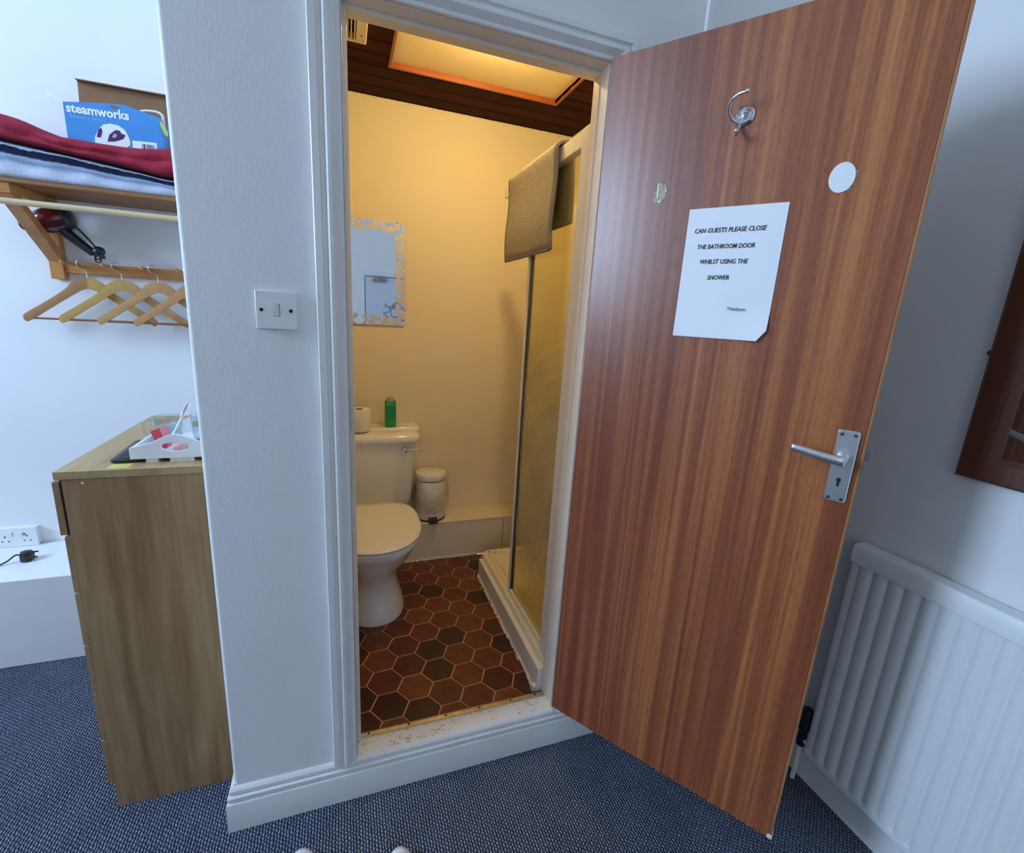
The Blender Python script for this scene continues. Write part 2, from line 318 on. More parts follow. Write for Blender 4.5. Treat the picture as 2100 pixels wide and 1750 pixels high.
# ------------------------------------------------------------------ mesh builder
class MB:
    def __init__(s): s.v = []; s.f = []; s.uv = None
    def add(s, vs, fs):
        k = len(s.v); s.v += [tuple(map(float, p)) for p in vs]; s.f += [tuple(i+k for i in f) for f in fs]; return s
    def box(s, x0, x1, y0, y1, z0, z1):
        return s.add([(x0,y0,z0),(x1,y0,z0),(x1,y1,z0),(x0,y1,z0),(x0,y0,z1),(x1,y0,z1),(x1,y1,z1),(x0,y1,z1)],
                     [(0,3,2,1),(4,5,6,7),(0,1,5,4),(1,2,6,5),(2,3,7,6),(3,0,4,7)])
    def prism(s, poly, a, b, axis='z'):
        n = len(poly)
        def P(p, h): return {'z': (p[0], p[1], h), 'y': (p[0], h, p[1]), 'x': (h, p[0], p[1])}[axis]
        return s.add([P(p, a) for p in poly]+[P(p, b) for p in poly],
                     [tuple(range(n)), tuple(range(2*n-1, n-1, -1))]+[(i, i+n, (i+1) % n+n, (i+1) % n) for i in range(n)])
    def loft(s, rings, cap=True, closed=True):
        n = len(rings[0]); vs = [p for r in rings for p in r]; fs = []
        m = n if closed else n-1
        for k in range(len(rings)-1):
            for i in range(m):
                j = (i+1) % n; fs.append((k*n+i, k*n+j, (k+1)*n+j, (k+1)*n+i))
        if cap: fs.append(tuple(range(n-1, -1, -1))); fs.append(tuple((len(rings)-1)*n+i for i in range(n)))
        return s.add(vs, fs)
    def lathe(s, prof, cx=0, cy=0, n=28, axis='z', cz=0, cap=True):
        R = []
        for r, h in prof:
            r = max(r, 1e-5)
            ring = []
            for i in range(n):
                a = 2*PI*i/n; c_, s_ = r*math.cos(a), r*math.sin(a)
                ring.append({'z': (cx+c_, cy+s_, cz+h), 'y': (cx+c_, cy+h, cz+s_), 'x': (cx+h, cy+c_, cz+s_)}[axis])
            R.append(ring)
        return s.loft(R, cap)
    def tube(s, pts, r, n=8, cap=True):
        pts = [Vector(p) for p in pts]; R = []; up = None
        for i, p in enumerate(pts):
            d = (pts[min(i+1, len(pts)-1)]-pts[max(i-1, 0)]).normalized()
            if up is None:
                up = Vector((0, 0, 1)) if abs(d.z) < .9 else Vector((1, 0, 0))
            a = (up - d*up.dot(d)).normalized(); up = a; b = d.cross(a)
            rr = r[i] if isinstance(r, (list, tuple)) else r
            R.append([tuple(p+a*(rr*math.cos(2*PI*k/n))+b*(rr*math.sin(2*PI*k/n))) for k in range(n)])
        return s.loft(R, cap)
    def sphere(s, c, r, n=12, sq=(1, 1, 1)):
        R = []
        for k in range(n//2+1):
            t = PI*k/(n//2); R.append([(c[0]+sq[0]*max(r*math.sin(t), 1e-5)*math.cos(2*PI*i/n), c[1]+sq[1]*max(r*math.sin(t), 1e-5)*math.sin(2*PI*i/n), c[2]-sq[2]*r*math.cos(t)) for i in range(n)])
        return s.loft(R, True)
    def xform(s, m): s.v = [tuple(m @ Vector(p)) for p in s.v]; return s

def spline(pts, n=8):
    out = []; P = [Vector(p) for p in pts]; P = [P[0]*2-P[1]]+P+[P[-1]*2-P[-2]]
    for i in range(1, len(P)-2):
        for k in range(n):
            t = k/n; a, b, c, d = P[i-1], P[i], P[i+1], P[i+2]
            out.append(.5*((2*b)+(c-a)*t+(2*a-5*b+4*c-d)*t*t+(3*b-a-3*c+d)*t**3))
    out.append(P[-2]); return out
def rrect(hx, hy, r, n=4, cx=0, cy=0):
    p = []
    for qx, qy, a0 in ((1, 1, 0), (-1, 1, 90), (-1, -1, 180), (1, -1, 270)):
        for k in range(n+1):
            a = math.radians(a0+90*k/n); p.append((cx+qx*(hx-r)+r*math.cos(a), cy+qy*(hy-r)+r*math.sin(a)))
    return p
def base_of(o):
    v = Vector((0, 0, 0))
    while o: v += o.location; o = o.parent
    return v
def obj(name, mb, mat, parent=None, bevel=0, smooth=35, world=True, seg=2):
    me = bpy.data.meshes.new(name)
    off = base_of(parent) if (parent and world) else Vector((0, 0, 0))
    me.from_pydata([(x-off.x, y-off.y, z-off.z) for x, y, z in mb.v], [], mb.f)
    import bmesh
    bm = bmesh.new(); bm.from_mesh(me); bmesh.ops.recalc_face_normals(bm, faces=bm.faces); bm.to_mesh(me); bm.free()
    me.validate(); me.materials.append(mat)
    if smooth:
        for p in me.polygons: p.use_smooth = True
        me.set_sharp_from_angle(angle=math.radians(smooth))
    o = bpy.data.objects.new(name, me); C.objects.link(o)
    if parent: o.parent = parent
    if bevel:
        b = o.modifiers.new('bevel', 'BEVEL'); b.width = bevel; b.segments = seg; b.limit_method = 'ANGLE'; b.angle_limit = math.radians(40); b.harden_normals = True
    return o
def tag(o, label, cat, group=None, kind=None):
    if label: o['label'] = label
    if cat: o['category'] = cat
    if group: o['group'] = group
    if kind: o['kind'] = kind
    return o
def thing(name, label, cat, loc, rz=0, group=None):
    o = bpy.data.objects.new(name, None); C.objects.link(o); o.location = loc; o.rotation_euler = (0, 0, rz); o.empty_display_size = .05
    return tag(o, label, cat, group)
def struct(name, mb, mat, parent=None, **k):
    o = obj(name, mb, mat, parent, **k)
    if not parent: o['kind'] = 'structure'
    return o
def struct_root(name, loc=(0, 0, 0), rz=0):
    o = bpy.data.objects.new(name, None); C.objects.link(o); o.location = loc; o.rotation_euler = (0, 0, rz); o['kind'] = 'structure'; return o
def dup(root, loc, rz=None, label=None, group=None):
    r = root.copy(); C.objects.link(r); r.location = loc
    if rz is not None: r.rotation_euler = (0, 0, rz)
    if label: r['label'] = label
    if group: r['group'] = group
    for ch in list(root.children):
        c = ch.copy(); C.objects.link(c); c.parent = r
        for g in ch.children:
            d = g.copy(); C.objects.link(d); d.parent = c
    return r
def text_mesh(body, width, x, z, mat, parent, name='lettering', shear=0., bold=0., align='LEFT', depth=-.0002, spacing=1.0, height=None, wstretch=True):
    """Flat lettering in the local x-z plane facing -y; width is the printed line width in metres, z its baseline."""
    cu = bpy.data.curves.new('text', 'FONT'); cu.body = body; cu.size = 1; cu.shear = shear; cu.offset = bold; cu.resolution_u = 2; cu.space_character = spacing
    tmp = bpy.data.objects.new('text', cu); C.objects.link(tmp); bpy.context.view_layer.update()
    me = bpy.data.meshes.new_from_object(tmp.evaluated_get(bpy.context.evaluated_depsgraph_get()))
    bpy.data.objects.remove(tmp); bpy.data.curves.remove(cu)
    xs = [v.co.x for v in me.vertices]; x0, x1 = min(xs), max(xs); k = width/(x1-x0)
    ky = k
    if height:
        ys = [v.co.y for v in me.vertices]; ky = height/(max(ys)-min(ys))
    for v in me.vertices: v.co = Vector((x+(v.co.x-x0)*k, depth, z+v.co.y*ky))
    me.materials.clear(); me.materials.append(mat); me.name = name
    o = bpy.data.objects.new(name, me); C.objects.link(o); o.parent = parent; return o

# ------------------------------------------------------------------ room shell
CEIL = 3.5; FZ = .138; BC = 2.445; YB = 1.30; XR = 1.80
WT = .076
JL, JR, HEAD = .337, .990, 2.143
def floor():
    struct('floor', MB().box(XL, XR, -4.2, 1.25, -.05, 0), M['carpet'], smooth=0)
floor()
def walls():
    m = MB()
    r = .010; arc = [(r-r*math.cos(a), r-r*math.sin(a)) for a in [PI/2*k/5 for k in range(6)]]
    m.prism([(JL-.002, WT), (0, WT)]+arc+[(JL-.002, 0)], 0, CEIL)
    m.box(JL-.002, JR+.002, 0, WT, HEAD, CEIL); m.box(JR+.002, XR, 0, WT, 0, CEIL); m.box(JL-.002, JR+.002, .0, WT, 0, FZ-.012)
    struct('wall_front', m, M['wall'])
    struct('wall_partition', MB().box(0, .1, WT, 1.4, 0, CEIL), M['wall'], smooth=0)
    struct('wall_back', MB().box(XL-.1, 0, 1.25, 1.4, 0, CEIL), M['wall_alcove'], smooth=0)
    struct('wall_right', MB().box(XR, XR+.1, -4.3, .1, 0, CEIL), M['wall_right'], smooth=0)
    m = MB().box(XL-.1, -1.2, -4.3, -4.2, 0, CEIL).box(.3, XR, -4.3, -4.2, 0, CEIL).box(-1.2, .3, -4.3, -4.2, 0, 1.45).box(-1.2, .3, -4.3, -4.2, 2.95, CEIL)
    struct('wall_rear', m, M['wall_warm'], smooth=0)
    y0, y1, z0, z1 = WIN['y0'], WIN['y1'], WIN['z0'], WIN['z1']
    m = MB().box(XL-.1, XL, -4.2, y0, 0, CEIL).box(XL-.1, XL, y1, 1.25, 0, CEIL).box(XL-.1, XL, y0, y1, 0, z0).box(XL-.1, XL, y0, y1, z1, CEIL)
    struct('wall_left', m, M['wall_alcove'], smooth=0)
    struct('ceiling', MB().box(XL-.1, XR+.1, -4.3, 1.4, CEIL, CEIL+.1), M['wall_warm'], smooth=0)
    # bathroom
    struct('wall_bathroom_back', MB().box(.1, 1.6, YB, 1.4, 0, 2.6), M['wall_bath'], smooth=0)
    struct('wall_bathroom_right', MB().box(1.5, 1.6, WT, YB, 0, 2.6), M['wall_bath'], smooth=0)
    struct('wall_bathroom_left', MB().box(.1, .112, WT, YB, FZ-.02, 2.6), M['wall_bath'], smooth=0)
    m = MB().box(.112, JL-.012, WT, WT+.006, FZ, 2.6).box(JR+.012, 1.5, WT, WT+.006, FZ, 2.6).box(JL-.012, JR+.012, WT, WT+.006, HEAD+.012, 2.6)
    struct('wall_bathroom_front', m, M['wall_bath'], smooth=0)
    # ragged plaster edge where the cream wall meets the boards
    m = MB(); x = .34
    while x < 1.49:
        wd = random.uniform(.012, .05); h = random.choice([.004, .006, .005, .010, .016]) * random.uniform(.6, 1.2)
        m.box(x, x+wd, YB-.004, YB, BC-h, BC-.0005); x += wd*random.uniform(.8, 1.5)
    struct('trim_plaster_edge', m, M['wall_bath'], smooth=0)
walls()

def window():
    y0, y1, z0, z1 = WIN['y0'], WIN['y1'], WIN['z0'], WIN['z1']
    r = struct_root('window_1', (XL, (y0+y1)/2, z0))
    m = MB(); t = .035; a, b = XL-.08, XL-.02
    m.box(a, b, y0, y0+t, z0, z1).box(a, b, y1-t, y1, z0, z1).box(a, b, y0+t, y1-t, z0, z0+t).box(a, b, y0+t, y1-t, z1-t, z1)
    m.box(a, b, y0+t, y1-t, (z0+z1)/2-.015, (z0+z1)/2+.015)
    obj('window_frame', m, M['gloss'], r, bevel=.004)
    for p, q in ((z0+t, (z0+z1)/2-.015), ((z0+z1)/2+.015, z1-t)):
        obj('pane', MB().box(XL-.052, XL-.048, y0+t, y1-t, p, q), M['window_glass'], r, smooth=0)
    obj('window_sill', MB().box(XL, XL+.10, y0-.08, y1+.08, z0-.03, z0), M['gloss'], r, bevel=.006)
    r = struct_root('added_window', (-.45, -4.2, 1.45))  # unseen window, added only to house the rear fill light
    m = MB(); t = .05; a, b = -4.28, -4.22; x0, x1, z0, z1 = -1.2, .3, 1.45, 2.95
    m.box(x0, x0+t, a, b, z0, z1).box(x1-t, x1, a, b, z0, z1).box(x0+t, x1-t, a, b, z0, z0+t).box(x0+t, x1-t, a, b, z1-t, z1).box(-.47, -.43, a, b, z0+t, z1-t)
    obj('window_frame', m, M['gloss'], r, bevel=.004)
    obj('added_blind', MB().box(x0+.01, x1-.01, -4.215, -4.205, z0+.01, z1-.01), M['wall_warm'], r, smooth=0)  # blind added to close that opening
window()

def sweep_profile(path, prof, outward):
    """path: xy points; prof: (distance out from wall, z); outward: +1 puts the profile on the right of the path direction."""
    P = [Vector((p[0], p[1])) for p in path]; rings = []
    for i, p in enumerate(P):
        ds = []
        if i > 0: ds.append((P[i]-P[i-1]).normalized())
        if i < len(P)-1: ds.append((P[i+1]-P[i]).normalized())
        ns = [Vector((d.y, -d.x))*outward for d in ds]
        n = ns[0] if len(ns) == 1 else (ns[0]+ns[1])/(1+ns[0].dot(ns[1]))
        rings.append([(p.x+n.x*d, p.y+n.y*d, z) for d, z in prof])
    return MB().loft(rings, True)
SK = [(0, 0), (.020, 0), (.020, .092), (.0185, .0955), (.013, .097), (.013, .1005), (.0165, .103), (.0165, .1125), (.014, .1155), (.0085, .117), (.0085, .1205), (.0115, .123), (.0105, .131), (.006, .138), (0, .141)]
struct('baseboard_front', sweep_profile([(0, .152), (0, 0), (XR-.02, 0)], SK, 1), M['gloss'], smooth=25)
SK2 = [(0, 0), (.02, 0), (.02, .10), (.012, .115), (.006, .13), (0, .132)]
struct('baseboard_right', sweep_profile([(XR, -.02), (XR, -4.2)], SK2, 1), M['gloss'], smooth=25)

def architrave():
    # moulded casing around the bathroom doorway: u runs from the outer edge to the opening
    prof = [(0, 0), (0, .020), (.002, .022), (.017, .022), (.0195, .015), (.0275, .015), (.030, .021), (.034, .024), (.041, .0235), (.047, .019), (.053, .0125), (.056, .0105), (.058, .0115), (.064, .0105), (.066, .009), (.066, 0)]
    W_ = .066; x0, x1, zt = JL-.003-W_, JR+.003+W_, HEAD+.002+W_*.86
    path = [((x0, FZ-.002), (1, 0)), ((x0, zt), (1, -.86)), ((x1, zt), (-1, -.86)), ((x1, FZ-.002), (-1, 0))]
    rings = []
    for (px, pz), (ux, uz) in path:
        rings.append([(px+ux*u, -d, pz+uz*u) for u, d in prof])
    struct('trim_1', MB().loft(rings, True), M['gloss'], smooth=22)
    # jamb lining with door stop
    r = struct_root('trim_2', (JL, .05, FZ))
    m = MB(); d0, d1 = .0, WT+.004
    m.box(JL-.012, JL, d0, d1, FZ, HEAD+.012).box(JR, JR+.012, d0, d1, FZ, HEAD+.012).box(JL, JR, d0, d1, HEAD, HEAD+.012)
    obj('jamb_lining', m, M['gloss_lamp_tint'], r, bevel=.0015)
    s = .011; m = MB()
    m.box(JL, JL+s, .044, d1, FZ+.01, HEAD).box(JR-.002, JR, .044, d1, FZ+.01, HEAD).box(JL+s, JR-.002, .044, d1, HEAD-s, HEAD)
    obj('door_stop', m, M['gloss_lamp_tint'], r, bevel=.0015)
    obj('strike_plate', MB().box(JL-.0005, JL+.0012, .008, .03, 1.17, 1.29).box(JL-.0005, JL+.0016, .012, .024, 1.19, 1.21), M['steel'], r, smooth=0)
    # sill below the door: worn paint, then a brass strip with screws
    r = struct_root('trim_3', (.66, .04, FZ))
    m = MB().prism([(-.002, FZ-.012), (.055, FZ-.012), (.055, FZ+.008), (.008, FZ+.006), (.0, FZ+.002), (-.002, FZ-.002)], JL-.001, JR+.001, 'x')
    obj('sill_board', m, M['sill'], r, smooth=25)
    m = MB().prism([(.052, FZ+.004), (.052, FZ+.0125), (.057, FZ+.0125), (.058, FZ+.0105), (.066, FZ+.011), (.0665, FZ+.013), (.070, FZ+.0125), (.074, FZ+.006), (.074, FZ+.002), (.06, FZ+.002)], JL+.002, JR-.002, 'x')
    b = obj('threshold_strip', m, M['brass'], r, smooth=20)
    for x in (.372, .50, .625, .745, .86, .955):
        obj('screw', MB().lathe([(.0035, 0), (.0035, .0012), (.0006, .0016)], x, .063, 10, 'z', FZ+.0105), M['dark'], b)
architrave()
struct('trim_trunking', MB().box(1.264, 1.28, -.012, 0, 2.12, CEIL), M['gloss'], bevel=.002)
struct('trim_ledge', MB().box(XL, -.001, .912, 1.25, 0, .384), M['boxing'], bevel=.006)

def bath_boxing():
    r = struct_root('trim_boxing', (.8, 1.2, FZ))
    obj('boxing_top', MB().box(.112, 1.5, 1.121, YB, .352, .363), M['boxing_bath'], r, bevel=.003)
    obj('panel', MB().box(.112, 1.173, 1.125, 1.14, FZ, .352), M['boxing_bath'], r, bevel=.0015)
    obj('panel', MB().box(1.176, 1.5, 1.125, 1.14, FZ, .352), M['boxing_bath'], r, bevel=.0015)
    obj('seam', MB().box(1.172, 1.177, 1.1265, 1.130, FZ+.002, .351), M['dark'], r, smooth=0)
    m = MB(); x = .55
    while x < 1.0:                                           # rough filler along the floor line
        wd = random.uniform(.015, .05); m.box(x, x+wd, 1.121, 1.126, FZ, FZ+random.uniform(.004, .012)); x += wd*1.1
    obj('filler', m, M['sealant'], r, smooth=0)
bath_boxing()

def clip_rect(poly, x0, x1, y0, y1):
    def cut(P, f):
        out = []
        for i, p in enumerate(P):
            q = P[(i+1) % len(P)]; a, b = f(p), f(q)
            if a >= 0: out.append(p)
            if (a >= 0) != (b >= 0): t = a/(a-b); out.append((p[0]+(q[0]-p[0])*t, p[1]+(q[1]-p[1])*t))
        return out
    for f in (lambda p: p[0]-x0, lambda p: x1-p[0], lambda p: p[1]-y0, lambda p: y1-p[1]):
        poly = cut(poly, f)
        if len(poly) < 3: return []
    return poly
def tiles():
    r = struct_root('floor_bathroom', (.5, .6, FZ))
    obj('grout_bed', MB().box(.112, 1.5, .07, 1.125, FZ-.03, FZ-.0010), M['grout'], r, smooth=0)
    o = (.5379, .3468); a = (.1053, -.0527); b = (.0972, .0632); R = .0653
    for i in range(-14, 15):
        for j in range(-14, 15):
            cx, cy = o[0]+a[0]*i+b[0]*j, o[1]+a[1]*i+b[1]*j
            if not (.02 < cx < (1.08 if cy < .86 else 1.28) and -.02 < cy < 1.22): continue
            def hexa(rad): return [(cx+rad*math.cos(math.radians(3.2+60*k)), cy+rad*math.sin(math.radians(3.2+60*k))) for k in range(6)]
            xm = .972 if cy < .86 else 1.30
            p = clip_rect(hexa(R), .114, xm, .068, 1.123)
            if len(p) < 3: continue
            q = clip_rect(hexa(R-.0018), .116, xm-.002, .070, 1.121)
            dz = random.uniform(-.0004, .0004); m = MB()
            if len(p) == len(q):
                m.loft([[(x, y, FZ-.004) for x, y in p], [(x, y, FZ-.0008+dz) for x, y in p], [(x, y, FZ+dz) for x, y in q]])
            else: m.prism(p, FZ-.004, FZ+dz)
            # parts are meshes with their own origin so every tile takes its own tone
            obj('tile', m, M['tile'], r, smooth=20)
tiles()

LX0, LX1, LY0, LY1 = .53, 1.255, .20, .982                       # light recess in the boarded ceiling
def bath_ceiling():
    r = struct_root('ceiling_bathroom', (.8, .7, BC))
    obj('ceiling_board', MB().box(.1, 1.6, WT, 1.4, BC+.075, BC+.09), M['dark'], r, smooth=0)
    pw = .0945; k = 0; y = 1.29+pw*.1
    ys = [YB]
    yy = 1.2885
    while yy > WT+.03: ys.append(yy); yy -= pw
    ys.append(WT+.006)
    for hi, lo in zip(ys[:-1], ys[1:]):
        spans = [(.112, 1.5)]
        segs = []
        if lo >= LY1-.02: segs = [(.112, 1.5, lo, hi)]
        elif hi > LY1: segs = [(.112, 1.5, LY1, hi), (.112, LX0, lo, LY1), (LX1, 1.5, lo, LY1)]
        elif lo >= LY0-.03: segs = [(.112, LX0, lo, hi), (LX1, 1.5, lo, hi)]
        else: segs = [(.112, 1.5, lo, hi)]
        for x0, x1, a, b in segs:
            if b-a < .004: continue
            g = .0018; c = .004
            m = MB().prism([(a+g, BC+.014), (a+g, BC+c), (a+g+c, BC), (b-g-c, BC), (b-g, BC+c), (b-g, BC+.014)] if b-a > .02 else [(a, BC+.014), (a, BC), (b, BC), (b, BC+.014)], x0, x1, 'x')
            obj('plank', m, M['plank'][k % 3], r, smooth=20)
        k += 1
bath_ceiling()

def ceiling_light():
    t = thing('ceiling_light', 'warm glowing recessed light panel in brown boarded bathroom ceiling', 'ceiling light', ((LX0+LX1)/2, (LY0+LY1)/2, BC))
    e = .012; z0, z1 = BC-.004, BC+.018
    m = MB().box(LX0-e, LX1+e, LY1, LY1+e, z0, z1).box(LX0-e, LX1+e, LY0-e, LY0, z0, z1).box(LX0-e, LX0, LY0, LY1, z0, z1).box(LX1, LX1+e, LY0, LY1, z0, z1)
    obj('recess_frame', m, M['recess_trim'], t, bevel=.002)
    obj('light_panel', MB().box(LX0-.01, LX1+.01, LY0-.01, LY1+.01, z1, z1+.006), M['cream_panel'], t, smooth=0)
    b = NT('bulb_glow'); b.set((0, 0, 0)); b.b.inputs['Emission Color'].default_value = (*BULB['col'], 1); b.b.inputs['Emission Strength'].default_value = BULB['strength']
    bx, by = .88, .50
    obj('bulb', MB().sphere((bx, by, BC-.028), .026, 14), b.m, t)
    obj('bulb_holder', MB().lathe([(.012, -.006), (.016, .0), (.022, .018)], bx, by, 14, 'z', BC), M['white_plastic'], t)
ceiling_light()

def extractor_fan():
    t = thing('extractor_fan', 'small cream slotted extractor fan on brown boarded ceiling', 'fan', (.33, .70, BC))
    x0, x1, y0, y1, z0 = .215, .425, .605, .792, BC-.035
    m = MB().box(x0, x1, y0, y0+.045, z0, BC).box(x0, x1, y1-.014, y1, z0, BC).box(x1-.035, x1, y0+.045, y1-.014, z0, BC).box(x0, x0+.035, y0+.045, y1-.014, z0, BC).box(x0+.01, x1-.01, y0+.01, y1-.01, BC-.006, BC)
    obj('housing', m, M['fan_plastic'], t, bevel=.003)
    obj('fan_void', MB().box(x0+.036, x1-.036, y0+.046, y1-.015, BC-.010, BC-.007), M['dark'], t, smooth=0)
    x = x0+.042
    while x < x1-.040:
        obj('slat', MB().box(x, x+.0035, y0+.045, y1-.014, z0+.002, z0+.022), M['fan_plastic'], t, smooth=0); x += .0115
    obj('screw', MB().lathe([(.004, -.001), (.004, .001), (.001, .001)], x1-.018, y1-.055, 8, 'z', z0), M['screw'], t)
extractor_fan()

# ------------------------------------------------------------------ the open door and what is on it
HX, HY, ANG, DW, DZ0, DZ1 = .9778, -.0301, -.96552, .6834, .1787, 2.1405
def door():
    r = struct_root('door_1', (HX, HY, 0), ANG)
    tag(r, 'open brown wood-veneer bathroom door with silver lever handle', 'door')
    T = .038
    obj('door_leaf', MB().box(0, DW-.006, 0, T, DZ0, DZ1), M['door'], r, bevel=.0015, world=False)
    obj('edge_lipping', MB().box(DW-.006, DW, 0, T, DZ0, DZ1), M['door_edge'], r, bevel=.0015, world=False)
    obj('latch', MB().prism([(.012, 1.235), (.026, 1.235), (.026, 1.262), (.012, 1.262)], DW, DW+.012, 'x'), M['steel'], r, bevel=.001, world=False)
    obj('latch_plate', MB().box(DW, DW+.001, .008, .030, 1.20, 1.295), M['steel'], r, world=False)
    # scuffed corner on the bottom of the free edge
    obj('chipped_corner', MB().box(DW-.012, DW+.0015, -.0012, .012, DZ0-.001, DZ0+.014).box(DW-.006, DW+.002, .004, .018, DZ0+.010, DZ0+.02), M['sealant'], r, bevel=.003, world=False)
    def handle(side):
        f = -1 if side == 0 else 1; y0 = 0 if side == 0 else T
        def Y(d): return y0+f*d
        cx, z0, z1, hw = .6485, 1.135, 1.2975, .0205
        P = rrect(hw, (z1-z0)/2, .006, 4, cx, (z0+z1)/2); Q = rrect(hw-.0022, (z1-z0)/2-.0022, .005, 4, cx, (z0+z1)/2)
        m = MB().loft([[(x, Y(0), z) for x, z in P], [(x, Y(.004), z) for x, z in P], [(x, Y(.0062), z) for x, z in Q]])
        pt = obj('backplate', m, M['satin'], r, world=False, smooth=25)
        for sx in (-.012, .012):
            for z in (z0+.0085, z1-.0095):
                m = MB().lathe([(.0038, 0), (.0038, .0012*f), (.0008, .0016*f)], cx+sx, Y(.0058), 10, 'y', z); obj('screw', m, M['screw'], pt, world=False)
        kz = 1.179
        key = [(cx+.0045*math.sin(a), kz+.0075+.0045*-math.cos(a)) for a in [math.radians(40+280*k/10) for k in range(11)]]
        key = key + [(cx-.0022, kz-.006), (cx-.0012, kz-.0078), (cx+.0012, kz-.0078), (cx+.0022, kz-.006)]
        obj('keyhole', MB().prism(key, min(Y(.0055), Y(.0066)), max(Y(.0055), Y(.0066)), 'y'), M['dark'], pt, world=False)
        hz = 1.2365; hx = cx-.002
        h = MB().lathe([(.0125, 0), (.0125, .010*f), (.010, .020*f), (.009, .036*f), (.0001, .040*f)], hx, Y(.006), 18, 'y', hz)
        lv = spline([(hx+.006, Y(.044), hz), (hx-.006, Y(.048), hz+.001), (hx-.030, Y(.050), hz+.004), (hx-.062, Y(.050), hz+.009), (hx-.088, Y(.049), hz+.013), (hx-.096, Y(.0475), hz+.0145)], 5)
        n = len(lv); rings = []
        for i, p in enumerate(lv):
            t = i/(n-1); wz = .0115*(1-.30*t)*(.55 if i == 0 else (.7 if i == n-1 else 1)); wy = .0068*(.7 if i in (0, n-1) else 1)
            rings.append([(p.x, p.y+wy*math.cos(a), p.z+wz*math.sin(a)) for a in [2*PI*k/12 for k in range(12)]])
        h.loft(rings)
        obj('lever', h, M['satin'], pt, world=False, smooth=50)
    handle(0); handle(1)
    # coat hook
    bx, bz = .336, 1.952
    hk = obj('coat_hook', MB().lathe([(.021, 0), (.021, -.003), (.0175, -.0065), (.015, -.0045), (.010, -.0045), (.0095, -.006), (.0001, -.007)], bx, 0, 22, 'y', bz), M['chrome'], r, world=False)
    obj('screw', MB().lathe([(.0065, 0), (.0062, -.0025), (.0015, -.0035)], bx+.001, -.0058, 12, 'y', bz), M['steel'], hk, world=False)
    up = spline([(bx-.006, -.006, bz-.018), (bx-.021, -.022, bz-.010), (bx-.027, -.034, bz+.004), (bx-.022, -.042, bz+.018), (bx-.008, -.048, bz+.026), (bx+.010, -.052, bz+.027)], 6)
    m = MB().tube(up, [.0042-.0008*k/len(up) for k in range(len(up))], 10); m.sphere(tuple(up[-1]), .0058, 10)
    obj('upper_prong', m, M['chrome'], hk, world=False, smooth=60)
    lo = spline([(bx-.006, -.006, bz-.018), (bx-.006, -.016, bz-.034), (bx-.005, -.030, bz-.045), (bx-.003, -.042, bz-.042)], 6)
    m = MB().tube(lo, .0042, 10); m.sphere(tuple(lo[-1]), .0058, 10)
    obj('lower_prong', m, M['chrome'], hk, world=False, smooth=60)
    # white cover disc with torn edge, and a patch of old tape
    k = [(.5405+.0225*math.cos(a), 1.8055+.0285*math.sin(a)) for a in [2*PI*i/32 for i in range(32)]]
    dk = obj('cover_disc', MB().prism(k, -.0022, 0, 'y'), M['paper'], r, world=False); dk['label'] = 'white oval cover disc'
    random.seed(3)
    m = MB()
    for i in range(9):
        a = math.radians(-55+9*i+random.uniform(-3, 3)); c = (.5405+.0236*math.cos(a), 1.8055+.0292*math.sin(a)); s = random.uniform(.0012, .0034)
        m.prism([(c[0]-s, c[1]-s), (c[0]+s*1.3, c[1]-s*.4), (c[0]+s*.5, c[1]+s)], -.0012, 0, 'y')
    obj('torn_edge', m, M['tape'], dk, world=False, smooth=0)
    tp = [(.150, 1.793), (.165, 1.790), (.181, 1.795), (.181, 1.822), (.176, 1.832), (.172, 1.826), (.168, 1.835), (.160, 1.832), (.158, 1.818), (.151, 1.812)]
    q = obj('tape_patch', MB().prism(tp, -.0007, 0, 'y'), M['tape'], r, world=False, smooth=0); q['label'] = 'patch of old yellowed tape'
    obj('tape_strip', MB().box(.1585, .1615, -.0014, -.0007, 1.800, 1.834).box(.1785, .1815, -.0014, -.0007, 1.812, 1.820).box(.163, .170, -.0014, -.0007, 1.789, 1.793), M['paper'], q, world=False, smooth=0)
    return r
door()
def on_door(s, z, d=0):      # a world point on the visible face of the door
    return (HX+s*math.cos(ANG)+d*math.sin(ANG), HY+s*math.sin(ANG)-d*math.cos(ANG), z)
def notice():
    t = thing('paper_notice', 'white paper notice with printed request taped to brown door', 'notice', on_door(.35, 1.6188, .0004), ANG)
    hw, hh = .105, .1485; n = 12; vs = []; fs = []
    def warp(x, z):
        e = max(0, (-z-hh*.55)/(hh*.45)); c = max(0, (x+hw*.2)/(hw*1.2)); return -.0012-.010*e*c*c-.0018*e
    m = MB()
    for j in range(n+1):
        for i in range(n+1):
            x = -hw+2*hw*i/n; z = -hh+2*hh*j/n
            if x-hw+.022 > 0 and z+hh < .022: pass
            vs.append((x, warp(x, z), z))
    for j in range(n):
        for i in range(n):
            a = j*(n+1)+i
            if i == n-1 and j == 0: fs.append((a, a+n+2, a+n+1)); continue
            fs.append((a, a+1, a+n+2, a+n+1))
    m.add(vs, fs)
    o = obj('sheet', m, M['paper'], t, world=False, smooth=0); sm = o.modifiers.new('solid', 'SOLIDIFY'); sm.thickness = .0008; sm.offset = 1
    for body, s0, s1, zz in (('CAN GUESTS PLEASE CLOSE', .264, .419, 1.7125), ('THE BATHROOM DOOR', .275, .401, 1.6765), ('WHILST USING THE', .286, .392, 1.6425), ('SHOWER', .308, .357, 1.6065)):
        text_mesh(body, s1-s0, s0-.35, zz-1.6188, M['ink'], t, shear=.16, bold=.012, depth=-.0026, height=.0105)
    text_mesh('Thankyou', .039, .0135, 1.5375-1.6188, M['ink'], t, shear=.0, bold=.012, depth=-.0055, height=.0092)
notice()

